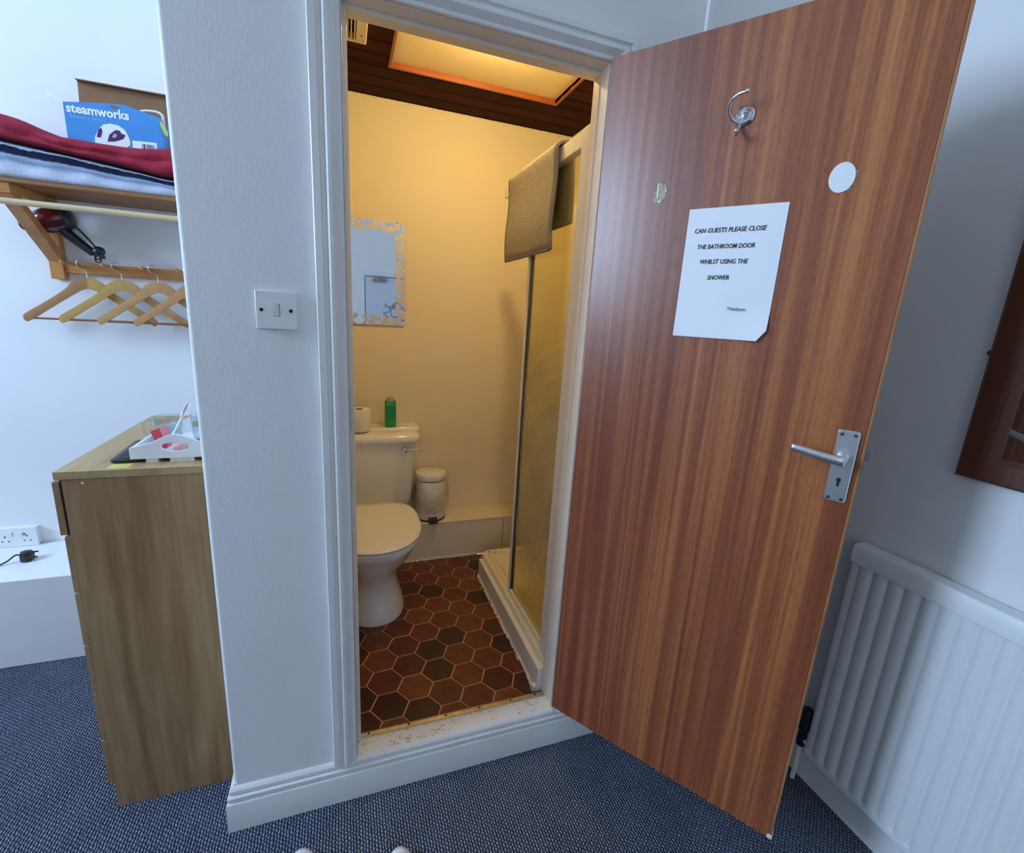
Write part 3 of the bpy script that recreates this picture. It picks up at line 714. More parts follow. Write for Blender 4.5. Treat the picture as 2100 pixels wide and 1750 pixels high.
# ------------------------------------------------------------------ light switch
def light_switch():
    cx, cz = .1808, 1.475
    t = thing('light_switch', 'white square single rocker light switch on front wall', 'light switch', (cx, 0, cz))
    P = rrect(.043, .043, .003, 3, cx, cz); Q = rrect(.0415, .0415, .003, 3, cx, cz)
    obj('faceplate', MB().loft([[(x, 0, z) for x, z in P], [(x, -.007, z) for x, z in P], [(x, -.0085, z) for x, z in Q]]), M['white_plastic'], t, smooth=25)
    obj('rocker_well', MB().box(cx-.0065, cx+.0075, -.0088, -.0080, cz-.0135, cz+.0145), M['screw'], t, smooth=0)
    obj('rocker', MB().prism([(-.0085, cz-.013), (-.0105, cz-.012), (-.0115, cz+.002), (-.0145, cz+.013), (-.0085, cz+.0135)], cx-.0055, cx+.0060, 'x'), M['white_plastic'], t, bevel=.0008)
    for s in (-.031, .0305):
        obj('screw', MB().lathe([(.0042, 0), (.0042, -.0006), (.001, -.0008)], cx+s, -.0083, 12, 'y', cz), M['dark'], t)
light_switch()

# ------------------------------------------------------------------ radiator, mirror on the right wall
def radiator():
    y1, y2, xf, xb, z0, z1 = -.395, -1.70, 1.742, 1.782, .128, .898
    t = thing('radiator', 'white ribbed panel radiator on right wall behind door', 'radiator', (1.762, (y1+y2)/2, z0))
    prof = []; y = y1-.022; p = .0405
    pts = [(y1, xb), (y1, xf+.004), (y1-.004, xf+.002), (y1-.018, xf+.002)]
    while y > y2+.05:
        for f, d in ((0, .0045), (.12, .001), (.25, -.003), (.55, -.004), (.8, -.003), (.92, .001)):
            pts.append((y-p*f, xf+d))
        y -= p
    pts += [(y2+.004, xf+.002), (y2, xf+.004), (y2, xb)]
    m = MB().prism([(x, yy) for yy, x in pts], z0+.022, z1-.055)
    obj('front_panel', m, M['radiator'], t, smooth=40)
    obj('bottom_seam', MB().box(xf-.003, xb, y2, y1, z0, z0+.024), M['radiator'], t, bevel=.004)
    obj('top_grille', MB().prism([(xf-.006, z1-.056), (xf-.006, z1-.008), (xf-.001, z1), (xb+.004, z1), (xb+.004, z1-.056)], y2-.002, y1+.002, 'y'), M['radiator'], t, bevel=.002)
    yv = y1+.022
    obj('valve_pipe', MB().tube([(xf+.01, yv, 0), (xf+.01, yv, .20)], .0075, 10).tube([(xf+.01, yv, .165), (xf+.01, y1+.001, .165)], .008, 10), M['fitting'], t)
    v = obj('valve', MB().lathe([(.012, .14), (.014, .15), (.014, .18), (.011, .19), (.016, .2), (.019, .215), (.019, .27), (.015, .282), (.0001, .284)], xf+.01, yv, 16), M['black_plastic'], t)
radiator()
def wall_mirror():
    x = XR; y1, y2, z0, z1 = -.556, -1.16, 1.170, 2.05; b = .058; wd = .072
    t = thing('wall_mirror', 'dark wood framed mirror hanging on right wall above radiator', 'mirror', (x, (y1+y2)/2, z0))
    pr = [(0, 0), (0, .020), (.006, .024), (wd-.016, .020), (wd-.006, .014), (wd, .012), (wd, 0)]
    c = [(y1, z0, -1, 1), (y1, z1, -1, -1), (y2, z1, 1, -1), (y2, z0, 1, 1)]
    names = ('side', 'top', 'side', 'bottom')
    m = MB(); rings = [[(x-d, yy+sy*u, zz+sz*u*.86) for u, d in pr] for yy, zz, sy, sz in c]
    m.loft(rings+[rings[0]], False)
    obj('frame', m, M['frame_wood'], t, smooth=25)
    obj('mirror_glass', MB().box(x-.010, x-.004, y2+wd-.004, y1-wd+.004, z0+wd*.86-.004, z1-wd*.86+.004), M['mirror'], t, smooth=0)
    obj('fixing_knob', MB().sphere((x-.012, y1+.003, 1.475), .007, 10), M['frame_wood'], t)
wall_mirror()

# ------------------------------------------------------------------ chest of drawers and things on top
def chest():
    x0, x1, y0, y1 = -.342, -.004, .155, .79
    t = thing('chest_of_drawers', 'light oak laminate chest of drawers beside white wall', 'chest of drawers', ((x0+x1)/2, (y0+y1)/2, 0))
    obj('side_panel', MB().box(x0, x1, y0, y0+.018, 0, 1.035), M['oak'], t, bevel=.001)
    obj('side_panel', MB().box(x0, x1, y1-.018, y1, 0, 1.035), M['oak'], t, bevel=.001)
    obj('back_panel', MB().box(x1-.006, x1, y0+.018, y1-.018, .02, 1.03), M['oak'], t)
    obj('top', MB().box(x0-.014, x1, y0-.002, y1+.002, 1.035, 1.056), M['oak_top'], t, bevel=.0015)
    obj('plinth', MB().box(x0+.012, x0+.028, y0+.018, y1-.018, 0, .085), M['oak'], t)
    zs = [(.886, 1.029), (.722, .881), (.563, .718), (.406, .559), (.248, .402), (.09, .244)]
    for k, (a, b) in enumerate(zs):
        out = .008 if k == 0 else 0.0
        f0 = x0-.015-out+(.003 if k == 0 else .002)
        d = obj('drawer', MB().box(f0, f0+.0145, y0+.001, y1-.001, a, b), M['oak'], t, bevel=.001)
        obj('drawer_box', MB().box(f0+.0145, x1-.03, y0+.03, y0+.042, a+.02, b-.02).box(f0+.0145, x1-.03, y1-.042, y1-.03, a+.02, b-.02).box(f0+.0145, x1-.03, y0+.042, y1-.042, a+.02, a+.026), M['oak'], d)
        if k:
            obj('rim', MB().box(x0-.0125, x0+.0, y0+.0, y0+.004, a+.004, b-.0035), M['oak'], d)
    obj('dark_gap', MB().box(x0-.0035, x0-.0002, y0+.002, y0+.03, .886, 1.033), M['dark'], t)
    obj('screw_cover', MB().lathe([(.003, 0), (.003, -.0012), (.0005, -.0015)], -.300, y0, 8, 'y', 1.024), M['white_plastic'], t)
chest()
TZ = 1.056
def tray():
    x0, x1, y0, y1 = -.213, -.005, .200, .470
    t = thing('serving_tray', 'white wooden serving tray with oval handle hole on chest', 'tray', ((x0+x1)/2, (y0+y1)/2, TZ))
    zb = TZ+.0115
    obj('tray_base', MB().box(x0+.008, x1-.008, y0+.008, y1-.008, zb, zb+.006), M['tray'], t)
    def end(ya, yb):
        n = 28; cx = (x0+x1)/2; hw = (x1-x0)/2
        top = []
        for i in range(n+1):
            u = -1+2*i/n; s = .5*(1+math.cos(PI*min(1, abs(u)/.92))); top.append((cx+hw*u, zb+.030+.034*s))
        # panel with an oval hole: bridge the outer outline to the hole in angular order
        hole = [(cx+.033*math.cos(a), zb+.031+.0135*math.sin(a)) for a in [2*PI*k/32 for k in range(32)]]
        out = []
        def zt(x):
            u = abs(x-cx)/hw; return zb+.030+.034*.5*(1+math.cos(PI*min(1, u/.92)))
        for k in range(32):
            a = 2*PI*k/32; c, s = math.cos(a), math.sin(a); lo, hi = 0, .3
            for _ in range(30):
                mid = (lo+hi)/2; px, pz = cx+mid*c, zb+.031+mid*s
                if abs(px-cx) < hw and zb < pz < zt(px): lo = mid
                else: hi = mid
            out.append((cx+lo*c, zb+.031+lo*s))
        for target in ((x0, zb), (x1, zb), (x0, zb+.030), (x1, zb+.030)):
            k = min(range(32), key=lambda q: (out[q][0]-target[0])**2+(out[q][1]-target[1])**2); out[k] = target
        m = MB(); n = 32; vs = [(x, ya, z) for x, z in out]+[(x, ya, z) for x, z in hole]+[(x, yb, z) for x, z in out]+[(x, yb, z) for x, z in hole]; fs = []
        for i in range(n):
            j = (i+1) % n
            fs += [(i, j, n+j, n+i), (2*n+j, 2*n+i, 3*n+i, 3*n+j), (i, 2*n+i, 2*n+j, j), (n+j, 3*n+j, 3*n+i, n+i)]
        m.add(vs, fs); obj('handle_end', m, M['tray'], t, smooth=30)
    end(y0, y0+.008); end(y1-.008, y1)
    for xa in (x0, x1-.008):
        obj('side_rail', MB().box(xa, xa+.008, y0+.008, y1-.008, zb, zb+.0295), M['tray'], t, bevel=.001)
    for a, b in ((-.180, -.153), (-.126, -.070), (-.043, -.016)):
        obj('foot', MB().box(a, b, y0+.004, y1-.004, TZ, zb), M['tray'], t)
    return zb+.006
tb = tray()
def mug(cx, cy, ang, label):
    t = thing('glass_mug', label, 'mug', (cx, cy, tb), ang, 'clear glass mugs on the tray')
    R, H, w_ = .0365, .078, .0022
    prof = [(.0001, 0), (R*.80, 0), (R*.86, .004), (R*.93, .02), (R, H-.004), (R+.0006, H), (R-w_, H), (R-w_, H-.004), (R*.93-w_, .02), (R*.84-w_, .008), (.0001, .007)]
    obj('cup', MB().lathe(prof, 0, 0, 30, cap=False), M['mug'], t, world=False, smooth=50)
    pts = spline([(-R+.001, 0, H*.80), (-R-.016, 0, H*.82), (-R-.030, 0, H*.62), (-R-.027, 0, H*.36), (-R-.012, 0, H*.20), (-R+.003, 0, H*.16)], 6)
    obj('handle', MB().tube(pts, .0042, 10), M['mug'], t, world=False, smooth=60)
    return t
mug(-.166, .345, -.2, 'clear glass mug with curved handle near left tray edge')
mug(-.078, .370, 2.6, 'clear glass mug close to the wall on the white tray')
def teaspoon():
    a = Vector((-.150, .300, tb+.018)); b = Vector((-.108, .348, tb+.118))
    d = b-a
    t = thing('teaspoon', 'stainless steel teaspoon standing up between two glass mugs', 'spoon', tuple(a))
    pts = [a+d*u for u in (.12, .3, .5, .62, .75, .88, .97, 1.0)]; wv = [.0018, .0017, .0019, .003, .0052, .0058, .004, .0012]
    u = d.normalized(); side = u.cross(Vector((0, 1, 0))).normalized(); th = u.cross(side)
    R = [[tuple(p+side*(wd*math.cos(q))+th*(.0009*math.sin(q))) for q in [2*PI*k/10 for k in range(10)]] for p, wd in zip(pts, wv)]
    obj('spoon_handle', MB().loft(R), M['chrome'], t, smooth=60)
    R = []
    for k in range(9):
        q = k/8; p = a+d*(.14-.32*q+.0); wd = .0105*math.sin(PI*min(.97, .06+.94*q)); R.append([tuple(p+side*(wd*math.cos(z))+th*(.0010*math.sin(z)-.003*math.sin(PI*q))) for z in [2*PI*i/10 for i in range(10)]])
    obj('spoon_bowl', MB().loft(R), M['chrome'], t, smooth=60)
teaspoon()
def sachets():
    def one(p, q, w_, mats, label):
        p, q = Vector(p), Vector(q); d = q-p; L = d.length; u = d.normalized(); s = u.cross(Vector((-.15, -1, .25))).normalized(); n = u.cross(s)
        t = thing('sachet', label, 'sachet', tuple(p), 0, 'drink sachets on the tray')
        for a, b, m_, nm in ((-.5, .06, mats[0], 'printed_half'), (.06, .5, mats[1], 'plain_half')):
            R = []
            for k in range(7):
                f = k/6; R.append([tuple(p+u*(L*f)+s*(w_*v)+n*(sg*(.0004+.0042*math.sin(PI*f)*math.cos(PI*v*.95)))) for v, sg in ((a, 1), ((a+b)/2, 1), (b, 1), (b, -1), ((a+b)/2, -1), (a, -1))])
            obj(nm, MB().loft(R), m_, t, smooth=50)
        obj('crimped_end', MB().box(-w_/2, w_/2, -.0006, .0006, 0, .008).xform(Matrix.Translation(q) @ Matrix((s, n, u)).transposed().to_4x4()), mats[2], t)
    one((-.146, .262, tb+.006), (-.168, .278, tb+.058), .044, (M['red_sachet'], M['pink_sachet'], M['beige_sachet']), 'red and pink drink sachet leaning upright behind tray handle')
    one((-.106, .235, tb+.004), (-.112, .246, tb+.027), .040, (M['pink_sachet'], M['beige_sachet'], M['beige_sachet']), 'crumpled pink drink sachet low behind the oval handle hole')
sachets()
def remote():
    t = thing('remote_control', 'black remote control with grey keys lying partly under white tray', 'remote control', (-.232, .31, TZ), math.radians(3))
    m = MB().loft([[(x, y, 0) for x, y in rrect(.028, .098, .010)], [(x, y, .003) for x, y in rrect(.034, .105, .012)], [(x, y, .0085) for x, y in rrect(.034, .105, .012)], [(x, y, .0102) for x, y in rrect(.031, .102, .011)]])
    obj('casing', m, M['remote'], t, world=False, smooth=30)
    for j in range(9):
        for i in range(3):
            obj('key', MB().prism(rrect(.0065, .0062, .002, 2, -.018+.018*i, -.084+.021*j), .0100, .0113), M['remote_key'], t, world=False)
remote()
tag(obj('note', MB().box(-.252, -.205, .160, .198, TZ, TZ+.0008), M['yellow_note'], None, smooth=0), 'small yellow paper note at front edge of oak chest top', 'note')

# ------------------------------------------------------------------ shelf with coat rail
def shelf():
    t = thing('coat_shelf', 'pine slatted wall shelf with coat rail below', 'shelf', (-.38, 1.1, 1.53))
    xl, xr = -.772, -.012
    def bracket(x0, x1):
        b = obj('bracket', MB().box(x0, x1, 1.214, 1.25, 1.533, 1.80), M['pine_z'], t, bevel=.002)
        obj('bracket_arm', MB().box(x0, x1, .955, 1.25, 1.80, 1.834), M['pine'], b, bevel=.002)
        obj('bracket_brace', MB().prism([(1.214, 1.600), (1.214, 1.650), (1.010, 1.80), (.962, 1.80)], x0, x1, 'x'), M['pine_z'], b, bevel=.002)
    bracket(xl, xl+.044); bracket(xr-.044, xr-.001)
    y = .948
    for k in range(7):
        obj('slat', MB().box(-.80, xr, y, y+.034, 1.834, 1.847), M['slat'], t, bevel=.002); y += .0425
    m = MB().tube([(-.86, .955, 1.774), (xr, .955, 1.774)], .0105, 14)
    obj('front_rail', m, M['pale_rail'], t, smooth=60)
    obj('coat_rail', MB().box(xl+.044, xr-.044, 1.222, 1.25, 1.560, 1.602), M['pine'], t, bevel=.002)
    for x in (-.688, -.563, -.437, -.312, -.186):
        obj('peg', MB().tube([(x, 1.224, 1.592), (x, 1.120, 1.596)], .0055, 10).sphere((x, 1.118, 1.596), .008, 10), M['pine'], t, smooth=60)
shelf()
def hanger(k, x, y, lean, label):
    """Wooden coat hanger; origin where its hook touches the peg, hanging in the plane of the wall."""
    t = thing('coat_hanger', label, 'coat hanger', (x, y, 1.600), lean, 'wooden hangers on the coat rail')
    cx = .028
    up = [(-.222, -.222), (-.215, -.208), (-.17, -.176), (-.12, -.140), (-.075, -.104), (-.048, -.074), (-.022, -.058), (0, -.055), (.022, -.058), (.048, -.074), (.075, -.104), (.12, -.140), (.17, -.176), (.215, -.208), (.222, -.222)]
    lo = [(.216, -.236), (.206, -.236), (.165, -.207), (.115, -.170), (.075, -.141), (.045, -.120), (.02, -.104), (0, -.099), (-.02, -.104), (-.045, -.120), (-.075, -.141), (-.115, -.170), (-.165, -.207), (-.206, -.236), (-.216, -.236)]
    U = spline([(a, 0, b) for a, b in up], 3); L = spline([(a, 0, b) for a, b in lo], 3)[::-1]
    rings = []
    for p, q in zip(U, L):
        th = .0062
        rings.append([(cx+p.x, -th*.7, p.z), (cx+p.x, th*.7, p.z), (cx+(p.x+q.x)/2, th, (p.z+q.z)/2), (cx+q.x, th*.7, q.z), (cx+q.x, -th*.7, q.z), (cx+(p.x+q.x)/2, -th, (p.z+q.z)/2)])
    half = len(rings)//2
    obj('left_arm', MB().loft(rings[:half+1]), M['hanger'][k], t, world=False, smooth=40)
    obj('right_arm', MB().loft(rings[half:]), M['hanger'][(k+1) % 4], t, world=False, smooth=40)
    obj('trouser_bar', MB().tube([(cx-.196, 0, -.224), (cx+.196, 0, -.224)], .004, 8), M['hanger_bar'], t, world=False)
    hk = spline([(cx, 0, -.058), (cx, 0, -.036), (cx-.006, 0, -.026), (cx-.022, 0, -.018), (cx-.030, 0, -.003), (cx-.020, 0, .010), (cx-.006, 0, .0085), (cx+.002, 0, -.002)], 6)
    obj('hook', MB().tube(hk, .0017, 8), M['chrome'], t, world=False, smooth=60)
    return t
hanger(0, -.674, 1.190, .0, 'wooden coat hanger with darker left arm, hung nearest the shelf bracket')
hanger(1, -.553, 1.172, .02, 'yellowish wooden coat hanger hung second from the shelf bracket')
hanger(2, -.423, 1.152, .0, 'pale wooden coat hanger hung third from the shelf bracket')
hanger(3, -.296, 1.132, -.03, 'wooden coat hanger half hidden behind the white wall corner')

def hair_dryer():
    c = Vector((-.703, 1.160, 1.752))
    t = thing('hair_dryer', 'dark red and black hair dryer tucked under the shelf bracket', 'hair dryer', tuple(c))
    ax = Vector((-.95, .02, -.26)).normalized(); s = ax.cross(Vector((0, 0, 1))).normalized(); n = s.cross(ax)
    def rings(L): return [[tuple(c+ax*h+s*(r*math.cos(a))+n*(r*math.sin(a))) for a in [2*PI*k/22 for k in range(22)]] for h, r in L]
    obj('barrel', MB().loft(rings([(-.030, .040), (-.015, .0435), (.010, .046), (.035, .0445), (.060, .038), (.072, .031)])), M['wine'], t, smooth=60)
    obj('rear_grille', MB().loft(rings([(-.052, .026), (-.048, .036), (-.038, .0415), (-.029, .0415)])), M['black_plastic'], t, smooth=40)
    obj('nozzle', MB().loft(rings([(.071, .029), (.088, .024), (.112, .020), (.114, .016)])), M['black_plastic'], t, smooth=40)
    h0 = c-ax*.008+Vector((.004, 0, -.032)); h1 = Vector((-.602, 1.160, 1.640))
    pts = spline([h0, h0.lerp(h1, .45)+Vector((.002, 0, -.004)), h1], 6)
    obj('grip', MB().tube(pts, [.021-.006*k/(len(pts)-1) for k in range(len(pts))], 14), M['black_plastic'], t, smooth=50)
    cord = spline([h1, h1+Vector((.008, 0, -.022)), h1+Vector((.020, -.004, -.018)), h1+Vector((.022, -.008, .004)), h1+Vector((.0, -.006, .040)), h1+Vector((-.030, -.004, .078)), c+Vector((.050, -.012, -.012))], 6)
    obj('cord', MB().tube(cord, .0035, 8), M['black_plastic'], t, smooth=60)
    q = Vector((-.580, 1.150, 1.648))
    m = MB().sphere(tuple(q), .021, 12, (1.05, .7, .9)).box(q.x+.004, q.x+.016, q.y-.008, q.y+.008, q.z-.028, q.z-.014)
    obj('plug', m, M['black_plastic'], t, smooth=50)
    obj('hanging_loop', MB().tube([h1+Vector((.012+.010*math.cos(a), 0, -.022+.013*math.sin(a))) for a in [2*PI*k/14 for k in range(15)]], .0025, 6), M['black_plastic'], t, smooth=60)
hair_dryer()

def cloth(name, mat, label, lo, hi, x0, x1, y0, y1, ripple, cat='blanket', seed=1):
    rng = np.random.RandomState(seed); nx = 64
    ph = rng.rand(8)*6
    m = MB(); rings = []; uvs = []
    for i in range(nx+1):
        x = x0+(x1-x0)*i/nx; a, b = lo(x), hi(x); ring = []
        e = min(1, min(i, nx-i)/3); sq = math.sqrt(1-(1-e)**2)*.85+.15
        mid = (a+b)/2; a2, b2 = mid+(a-mid)*sq, mid+(b-mid)*sq
        prof = [(1, 0), (1.0, .5), (1.0, 1)]
        nv = 9
        for k in range(nv):            # front edge, bottom to top
            v = k/(nv-1); bul = math.sin(PI*v)**.6
            d = -.016*bul + (ripple*3.0*math.exp(-((v-.42-.12*math.sin(7*x+ph[4]))/.07)**2) if ripple > .005 else 0) - ripple*(.5*math.sin(26*x+ph[0]+3*v)+.5*math.sin(55*x+ph[1]-5*v))*bul
            ring.append((x, y0+.012+d, a2+(b2-a2)*v+ripple*.5*math.sin(31*x+ph[2]+4*v)*bul)); uvs.append((i/nx, v))
        for k in range(5):             # over the top to the back
            v = (k+1)/5; ring.append((x, y0+.012+(y1-y0-.012)*v, b2+.006*math.sin(PI*v)+ripple*.6*math.sin(18*x+ph[3]+6*v))); uvs.append((i/nx, 1))
        ring.append((x, y1, a2)); uvs.append((i/nx, 0))
        rings.append(ring)
    m.loft(rings, True)
    o = obj(name, m, mat, None, smooth=80); me = o.data
    ul = me.uv_layers.new(name='UVMap')
    for lp in me.loops: ul.data[lp.index].uv = uvs[lp.vertex_index]
    sub = o.modifiers.new('sub', 'SUBSURF'); sub.levels = 1; sub.render_levels = 1
    return tag(o, label, cat)
def lerp_pts(P):
    xs, zs = [p[0] for p in P], [p[1] for p in P]; return lambda x: float(np.interp(x, xs, zs))
mid_ = lerp_pts([(-.9, 1.985), (-.75, 1.972), (-.62, 1.958), (-.5, 1.945), (-.4, 1.932), (-.3, 1.918), (-.02, 1.905)])
cloth('blanket', M['striped'], 'folded fleece blanket striped white, grey and navy on pine shelf', lambda x: 1.850, mid_, -.90, -.03, .985, 1.235, .0035, seed=2)
cloth('blanket', M['red_blanket'], 'folded dark red fleece blanket lying on the striped blanket', lambda x: mid_(x)+.006,
      lerp_pts([(-.9, 2.062), (-.76, 2.055), (-.70, 2.045), (-.64, 2.022), (-.585, 2.006), (-.5, 2.004), (-.4, 2.004), (-.33, 2.008), (-.27, 2.020), (-.02, 2.015)]), -.90, -.04, .97, 1.235, .0065, seed=5)

def iron_box():
    x0, x1, y0, y1, z0, z1 = -.568, -.285, 1.005, 1.125, 2.006, 2.132
    t = thing('iron_box', 'opened blue printed steam iron box standing on red blanket', 'box', ((x0+x1)/2, y0, z0), 0)
    w_ = .002
    # the front rises a little to the middle slot, its right end sits lower
    fr = [(x0, z0), (x1, z0), (x1, z1-.012), (x0+.62*(x1-x0), z1+.012), (x0+.5*(x1-x0), z1+.010), (x0, z1-.010)]
    obj('front_panel', MB().prism(fr, y0, y0+w_, 'y'), M['blue_card'], t, smooth=0)
    obj('back_panel', MB().box(x0, x1+.02, y1-w_, y1, z0, z1-.012), M['cardboard'], t, smooth=0)
    obj('side_panel', MB().box(x0, x0+w_, y0+w_, y1-w_, z0, z1-.012), M['blue_card'], t, smooth=0)
    obj('side_panel', MB().box(x1-w_, x1, y0+w_, y1-w_, z0, z1-.014), M['blue_card'], t, smooth=0)
    obj('bottom_panel', MB().box(x0+w_, x1-w_, y0+w_, y1-w_, z0, z0+w_), M['cardboard'], t, smooth=0)
    obj('lid_flap', MB().add([(x0+.0, y1-w_, z1-.012), (x1+.03, y1-w_, z1-.012), (x1+.03, y1+.004, z1+.108), (x0+.002, y1+.004, z1+.100), (x0+.0, y1, z1-.012), (x1+.03, y1, z1-.012), (x1+.03, y1+.006, z1+.108), (x0+.002, y1+.006, z1+.100)],
        [(0, 1, 2, 3), (7, 6, 5, 4), (0, 4, 5, 1), (1, 5, 6, 2), (2, 6, 7, 3), (3, 7, 4, 0)]), M['cardboard'], t, smooth=0)
    obj('tuck_flap', MB().box(x0+.004, x1+.028, y1-.018, y1+.004, z1+.098, z1+.102), M['cardboard'], t, bevel=.001)
    obj('side_flap', MB().add([(x0, y0+.004, z1-.013), (x0, y1-.03, z1-.013), (x0-.052, y1-.04, z1+.020), (x0-.052, y0+.03, z1+.020), (x0+.001, y0+.004, z1-.015), (x0+.001, y1-.03, z1-.015), (x0-.052, y1-.04, z1+.018), (x0-.052, y0+.03, z1+.018)],
        [(0, 1, 2, 3), (7, 6, 5, 4), (0, 4, 5, 1), (1, 5, 6, 2), (2, 6, 7, 3), (3, 7, 4, 0)]), M['white_print'], t, smooth=0)
    # thumb slot
    obj('thumb_slot', MB().prism([(x0+.515*(x1-x0)+.012*math.cos(a), z1+.004-.010*math.sin(a)) for a in [PI*k/8 for k in range(9)]], y0-.0006, y0, 'y'), M['cardboard'], t)
    tx = text_mesh('steamworks', .180, .0, 0, M['white_print'], t, bold=.035, depth=-.0010, height=.030)
    tx.location = (-.1345, 0, .087); tx.rotation_euler = (0, math.radians(-1.5), 0)
    tx = text_mesh('Steam Iron', .100, 0, 0, M['pale_text'], t, bold=.004, depth=-.0010, height=.013); tx.location = (-.128, 0, .070)
    # picture of the iron: printed shapes
    def shape(name, pts, mat, d): obj(name, MB().prism([(x0+px*(x1-x0), z0+pz) for px, pz in pts], y0-d, y0, 'y'), mat, t, smooth=0)
    shape('printed_iron', [(.27, 0), (.275, .020), (.33, .048), (.38, .064), (.45, .070), (.54, .068), (.60, .056), (.635, .030), (.64, .012), (.60, 0)], M['white_print'], .0006)
    shape('printed_handle', [(.40, .010), (.43, .034), (.50, .052), (.545, .052), (.555, .044), (.60, .040), (.57, .026), (.48, .014)], M['purple'], .0011)
    shape('printed_nose', [(.295, .020), (.325, .046), (.355, .052), (.36, .040), (.335, .020)], M['purple'], .0011)
    shape('printed_gap', [(.455, .026), (.475, .038), (.50, .040), (.51, .034), (.485, .026)], M['grey_print'], .0015)
    lb = [(.66, .0), (.665, .026), (.925, .030), (.925, .0)]
    shape('barcode_label', lb, M['white_print'], .0006)
    x = .76
    while x < .90:
        wd = random.choice([.006, .010, .014]); shape('barcode_bar', [(x, .004), (x, .020), (x+wd, .0205), (x+wd, .0045)], M['grey_print'] if random.random() < .4 else M['ink'], .0010); x += wd+random.choice([.006, .010])
iron_box()
def power_cord():
    t = thing('power_cord', 'white braided power cord looping out of the opened blue box', 'cord', (-.33, 1.06, 2.11))
    p = spline([(-.378, 1.07, 2.10), (-.372, 1.045, 2.128), (-.345, 1.035, 2.143), (-.305, 1.035, 2.147), (-.288, 1.035, 2.138), (-.289, 1.04, 2.120)], 6)
    obj('cable', MB().tube(p, .0048, 9), M['cord_white'], t, smooth=60)
    obj('cable_sleeve', MB().tube([p[-1]+Vector((0, 0, .004)), p[-1]+Vector((-.004, 0, -.018))], [.006, .0085], 10), M['cord_white'], t, smooth=60)
    obj('tag', MB().prism([(-.287, 2.108), (-.278, 2.104), (-.264, 2.072), (-.268, 2.060), (-.276, 2.066), (-.286, 2.092)], .996, .998, 'y'), M['tag_yellow'], t, smooth=0)
power_cord()

# ------------------------------------------------------------------ socket, plug on the ledge
def socket():
    x0, x1, z0, z1 = -1.116, -.970, .385, .471; y = 1.25
    t = thing('double_socket', 'white double wall socket just above the white ledge', 'socket', ((x0+x1)/2, y, z0))
    P = rrect((x1-x0)/2, .043, .004, 3, (x0+x1)/2, (z0+z1)/2)
    obj('pattress_box', MB().prism(rrect((x1-x0)/2-.002, .041, .003, 3, (x0+x1)/2, (z0+z1)/2), y-.022, y, 'y'), M['white_plastic'], t)
    obj('faceplate', MB().prism(P, y-.030, y-.022, 'y'), M['white_plastic'], t, bevel=.0015)
    for cx in (x0+.036, x1-.036):
        obj('switch_rocker', MB().box(cx+(.012 if cx < -1.04 else -.026), cx+(.026 if cx < -1.04 else -.012), y-.034, y-.030, z0+.052, z0+.070), M['white_plastic'], t, bevel=.001)
        for dx, dz, a, b in ((0, .016, .002, .004), (-.011, -.006, .003, .002), (.011, -.006, .003, .002)):
            obj('pin_slot', MB().box(cx+dx-a, cx+dx+a, y-.0306, y-.0298, z0+.033+dz-b, z0+.033+dz+b), M['dark'], t, smooth=0)
    for cx in (x0+.013, x1-.043):
        obj('screw', MB().lathe([(.0042, 0), (.004, -.001), (.0005, -.0012)], cx+.0, y-.0298, 10, 'y', z0+.057), M['screw'], t)
socket()
def plug():
    c = Vector((-.943, 1.075, .384))
    t = thing('mains_plug', 'black mains plug lying on the white ledge', 'plug', tuple(c))
    P = [(-.022, .006), (-.012, -.020), (.010, -.024), (.021, -.010), (.022, .016), (.010, .026), (-.012, .024)]
    R = lambda k, z: [(c.x+x*k, c.y+.0+(y_*.9)*k, c.z+z) for x, y_ in P]
    obj('plug_body', MB().loft([R(.80, 0), R(1, .008), R(1, .026), R(.82, .040), R(.5, .043)]), M['black_plastic'], t, smooth=30)
    obj('pin', MB().box(c.x+.018, c.x+.042, c.y-.012, c.y-.008, c.z+.016, c.z+.022), M['black_plastic'], t)
    obj('pin', MB().box(c.x+.016, c.x+.034, c.y+.014, c.y+.018, c.z+.028, c.z+.033), M['black_plastic'], t)
    p = spline([(c.x-.018, c.y, c.z+.028), (c.x-.032, c.y-.004, c.z+.030), (c.x-.055, c.y-.02, c.z+.012), (c.x-.085, c.y-.035, c.z+.004), (c.x-.16, c.y-.05, c.z+.0035), (c.x-.30, c.y-.03, c.z+.0035)], 6)
    obj('cable', MB().tube(p, .0033, 8), M['black_plastic'], t, smooth=60)
plug()

